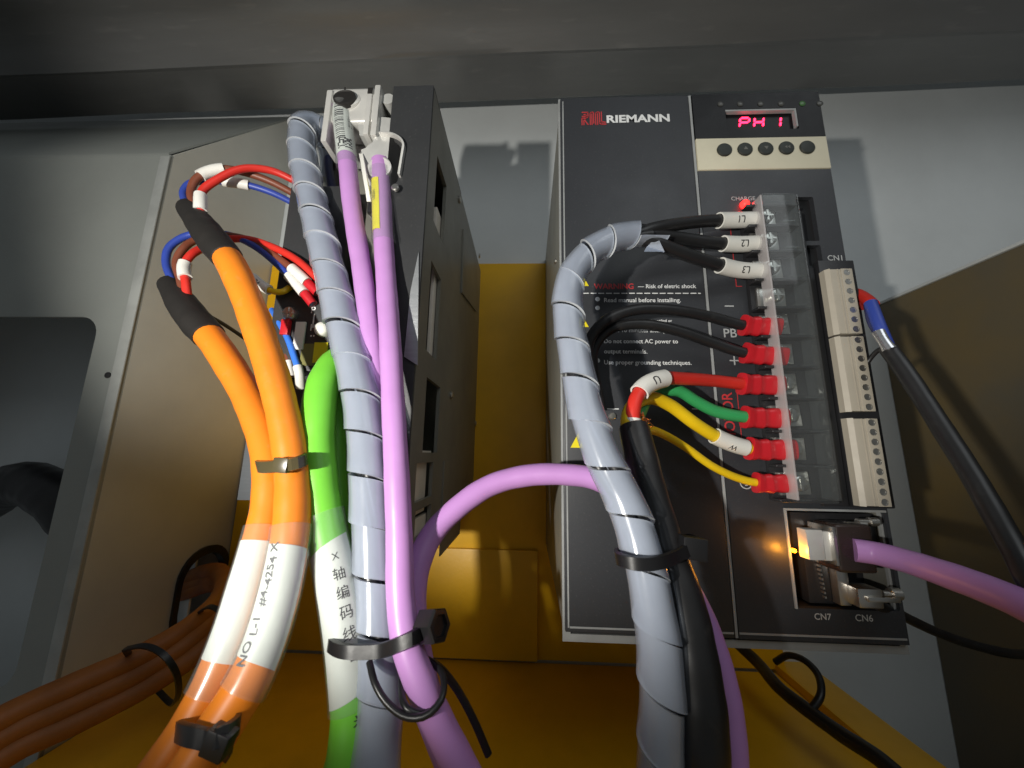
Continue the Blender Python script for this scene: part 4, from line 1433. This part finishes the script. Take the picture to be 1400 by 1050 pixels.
# ---- ties
def tie(label, front, back, width, th, m, head=None, tail=None, name='cable_tie', headm=None):
    lp = loop_from_px(front, back)
    t = thing(name, lp[0], label, 'cable tie')
    obj('strap', ribbon(lp, width, th), m, t)
    if head:
        (x, y, Y_), sz, rot = head
        c = at(x, y, Y_)
        g = MB().box(-sz[0], sz[0], -sz[1], sz[1], -sz[2], sz[2], min(sz) * .25)
        g.v = [Matrix.Rotation(rot, 3, 'Y') @ v + c for v in g.v]
        obj('head', g, headm or m, t)
    if tail:
        pts, wd = tail
        P = Path(pts)
        obj('tail', ribbon(P.p[::3], wd, th, False, Vector((0, 1, 0)).cross(P.tan(P.len / 2)).normalized()), m, t)
    return t


tie('smoky brown cable tie round both orange cables', [(351, 634, -46), (356, 638, -51), (371, 638, -54), (388, 636, -55), (403, 634, -58), (413, 630, -55), (416, 627, -48)],
    [(408, 628, -39), (385, 631, -36), (360, 632, -37)], 4.6, 1.0, M_OLTIE, ((386, 636, -57), (2.6, 1.6, 2.6), 0.05))
tie('black cable tie round both orange cables near the bottom', [(242, 990, -66), (250, 1000, -76), (268, 1006, -80), (286, 1010, -80), (304, 1006, -83), (318, 996, -79), (321, 985, -72)],
    [(308, 975, -65), (285, 975, -63), (258, 980, -62)], 4.8, 1.2, M_TIE, ((300, 1014, -82), (3.0, 2.0, 3.0), .3), ([(302, 1014, -81), (306, 1026, -80), (300, 1038, -78)], 4))
tb_ = tie('long black cable tie round the green, spiral wrapped and violet cables', [(450, 868, -48), (455, 882, -59), (472, 890, -63), (498, 891, -63), (522, 889, -63), (545, 881, -66), (562, 873, -66), (576, 864, -60), (582, 856, -52)],
          [(574, 850, -42), (545, 860, -38), (500, 868, -36), (468, 866, -38)], 4.2, 1.3, M_TIE)
c = at(578, 856, -58)
axd = Vector((0.86, -0.42, 0.22))
obj('head', MB().lathe(c, [(3.0, -1), (4.4, 0), (5.2, .6), (5.2, 6.5), (4.8, 7.2), (3.4, 7.3), (3.2, 6.4), (.2, 6.3)], axd, 6), M_TIE, tb_, angle=20)
tie('black cable tie round the spiral wrapped mains cable and the thick black cable', [(846, 757, -54), (850, 765, -66), (866, 770, -69), (884, 771, -69), (904, 768, -67), (924, 760, -62), (942, 750, -58), (952, 744, -50)],
    [(942, 738, -42), (910, 745, -40), (870, 752, -44)], 4.0, 1.2, M_TIE, ((947, 749, -58), (3.8, 2.4, 3.4), .12), ([(944, 748, -60), (956, 748, -59), (966, 749, -57)], 3.4))
t, P, _ = cable('wire_tie', 'black twist tie looped round the violet cables with a loose tail', [(505, 905, -62), (513, 935, -66), (530, 962, -68), (556, 980, -69), (585, 977, -69), (604, 955, -67), (606, 925, -62), (590, 905, -56), (568, 900, -50),
          (553, 915, -56), (549, 945, -64), (556, 968, -68), (580, 976, -67), (600, 962, -64)], 1.0, M_TIE, 'twist tie', part='loop')
obj('tail', tube(Path([(590, 905, -56), (606, 918, -52), (626, 944, -50), (648, 985, -50), (668, 1032, -50)]), 1.25, seg=8), M_TIE, t)
# ties on the shade-tinted bundle
for lb, pts in (('thin black tie round the shade-tinted orange bundle, nearer the dark cut-out', [(172, 888, 26), (198, 884, 24), (222, 894, 22), (238, 914, 24), (244, 940, 30), (238, 960, 38), (217, 945, 62), (188, 912, 62)]),
                ('thin black tie round the shade-tinted orange bundle, nearer the cable hole', [(274, 836, 66), (288, 830, 62), (302, 838, 58), (313, 856, 58), (322, 878, 64), (312, 882, 86), (290, 858, 96)])):
    lp = Path([at(*p) for p in pts + [pts[0]]], False)
    t = thing('cable_tie', lp.p[0], lb, 'cable tie', 'ties on the shade-tinted bundle')
    obj('strap', ribbon(lp.p[:-1:2], 3.0, 1.0), M_TIE, t)

# ---- dark hose and cables seen elsewhere in the cabinet
cable('dark_hose', 'thick dark hose inside the cut-out of the grey left box', [(-30, 690, 120), (30, 660, 110), (80, 680, 105), (120, 720, 110), (170, 740, 125)], 17, M_BLACKC, 'hose')
cable('floor_cable', 'black cable lying along the right edge of the yellow base', [at(1008, 880, 160), at(1035, 905, 140), at(1065, 940, 112), at(1100, 968, 92), at(1150, 1004, 72), at(1205, 1040, 52), at(1270, 1100, 32)], 4.2, M_BLACKC, px=False)
cable('floor_cable', 'thin dark looped cable on the yellow base below the right drive', [at(1060, 905, 128), at(1078, 896, 120), at(1100, 903, 110), at(1118, 922, 100), at(1122, 950, 90), at(1105, 975, 88)], 2.2, M_BLACKC, px=False)
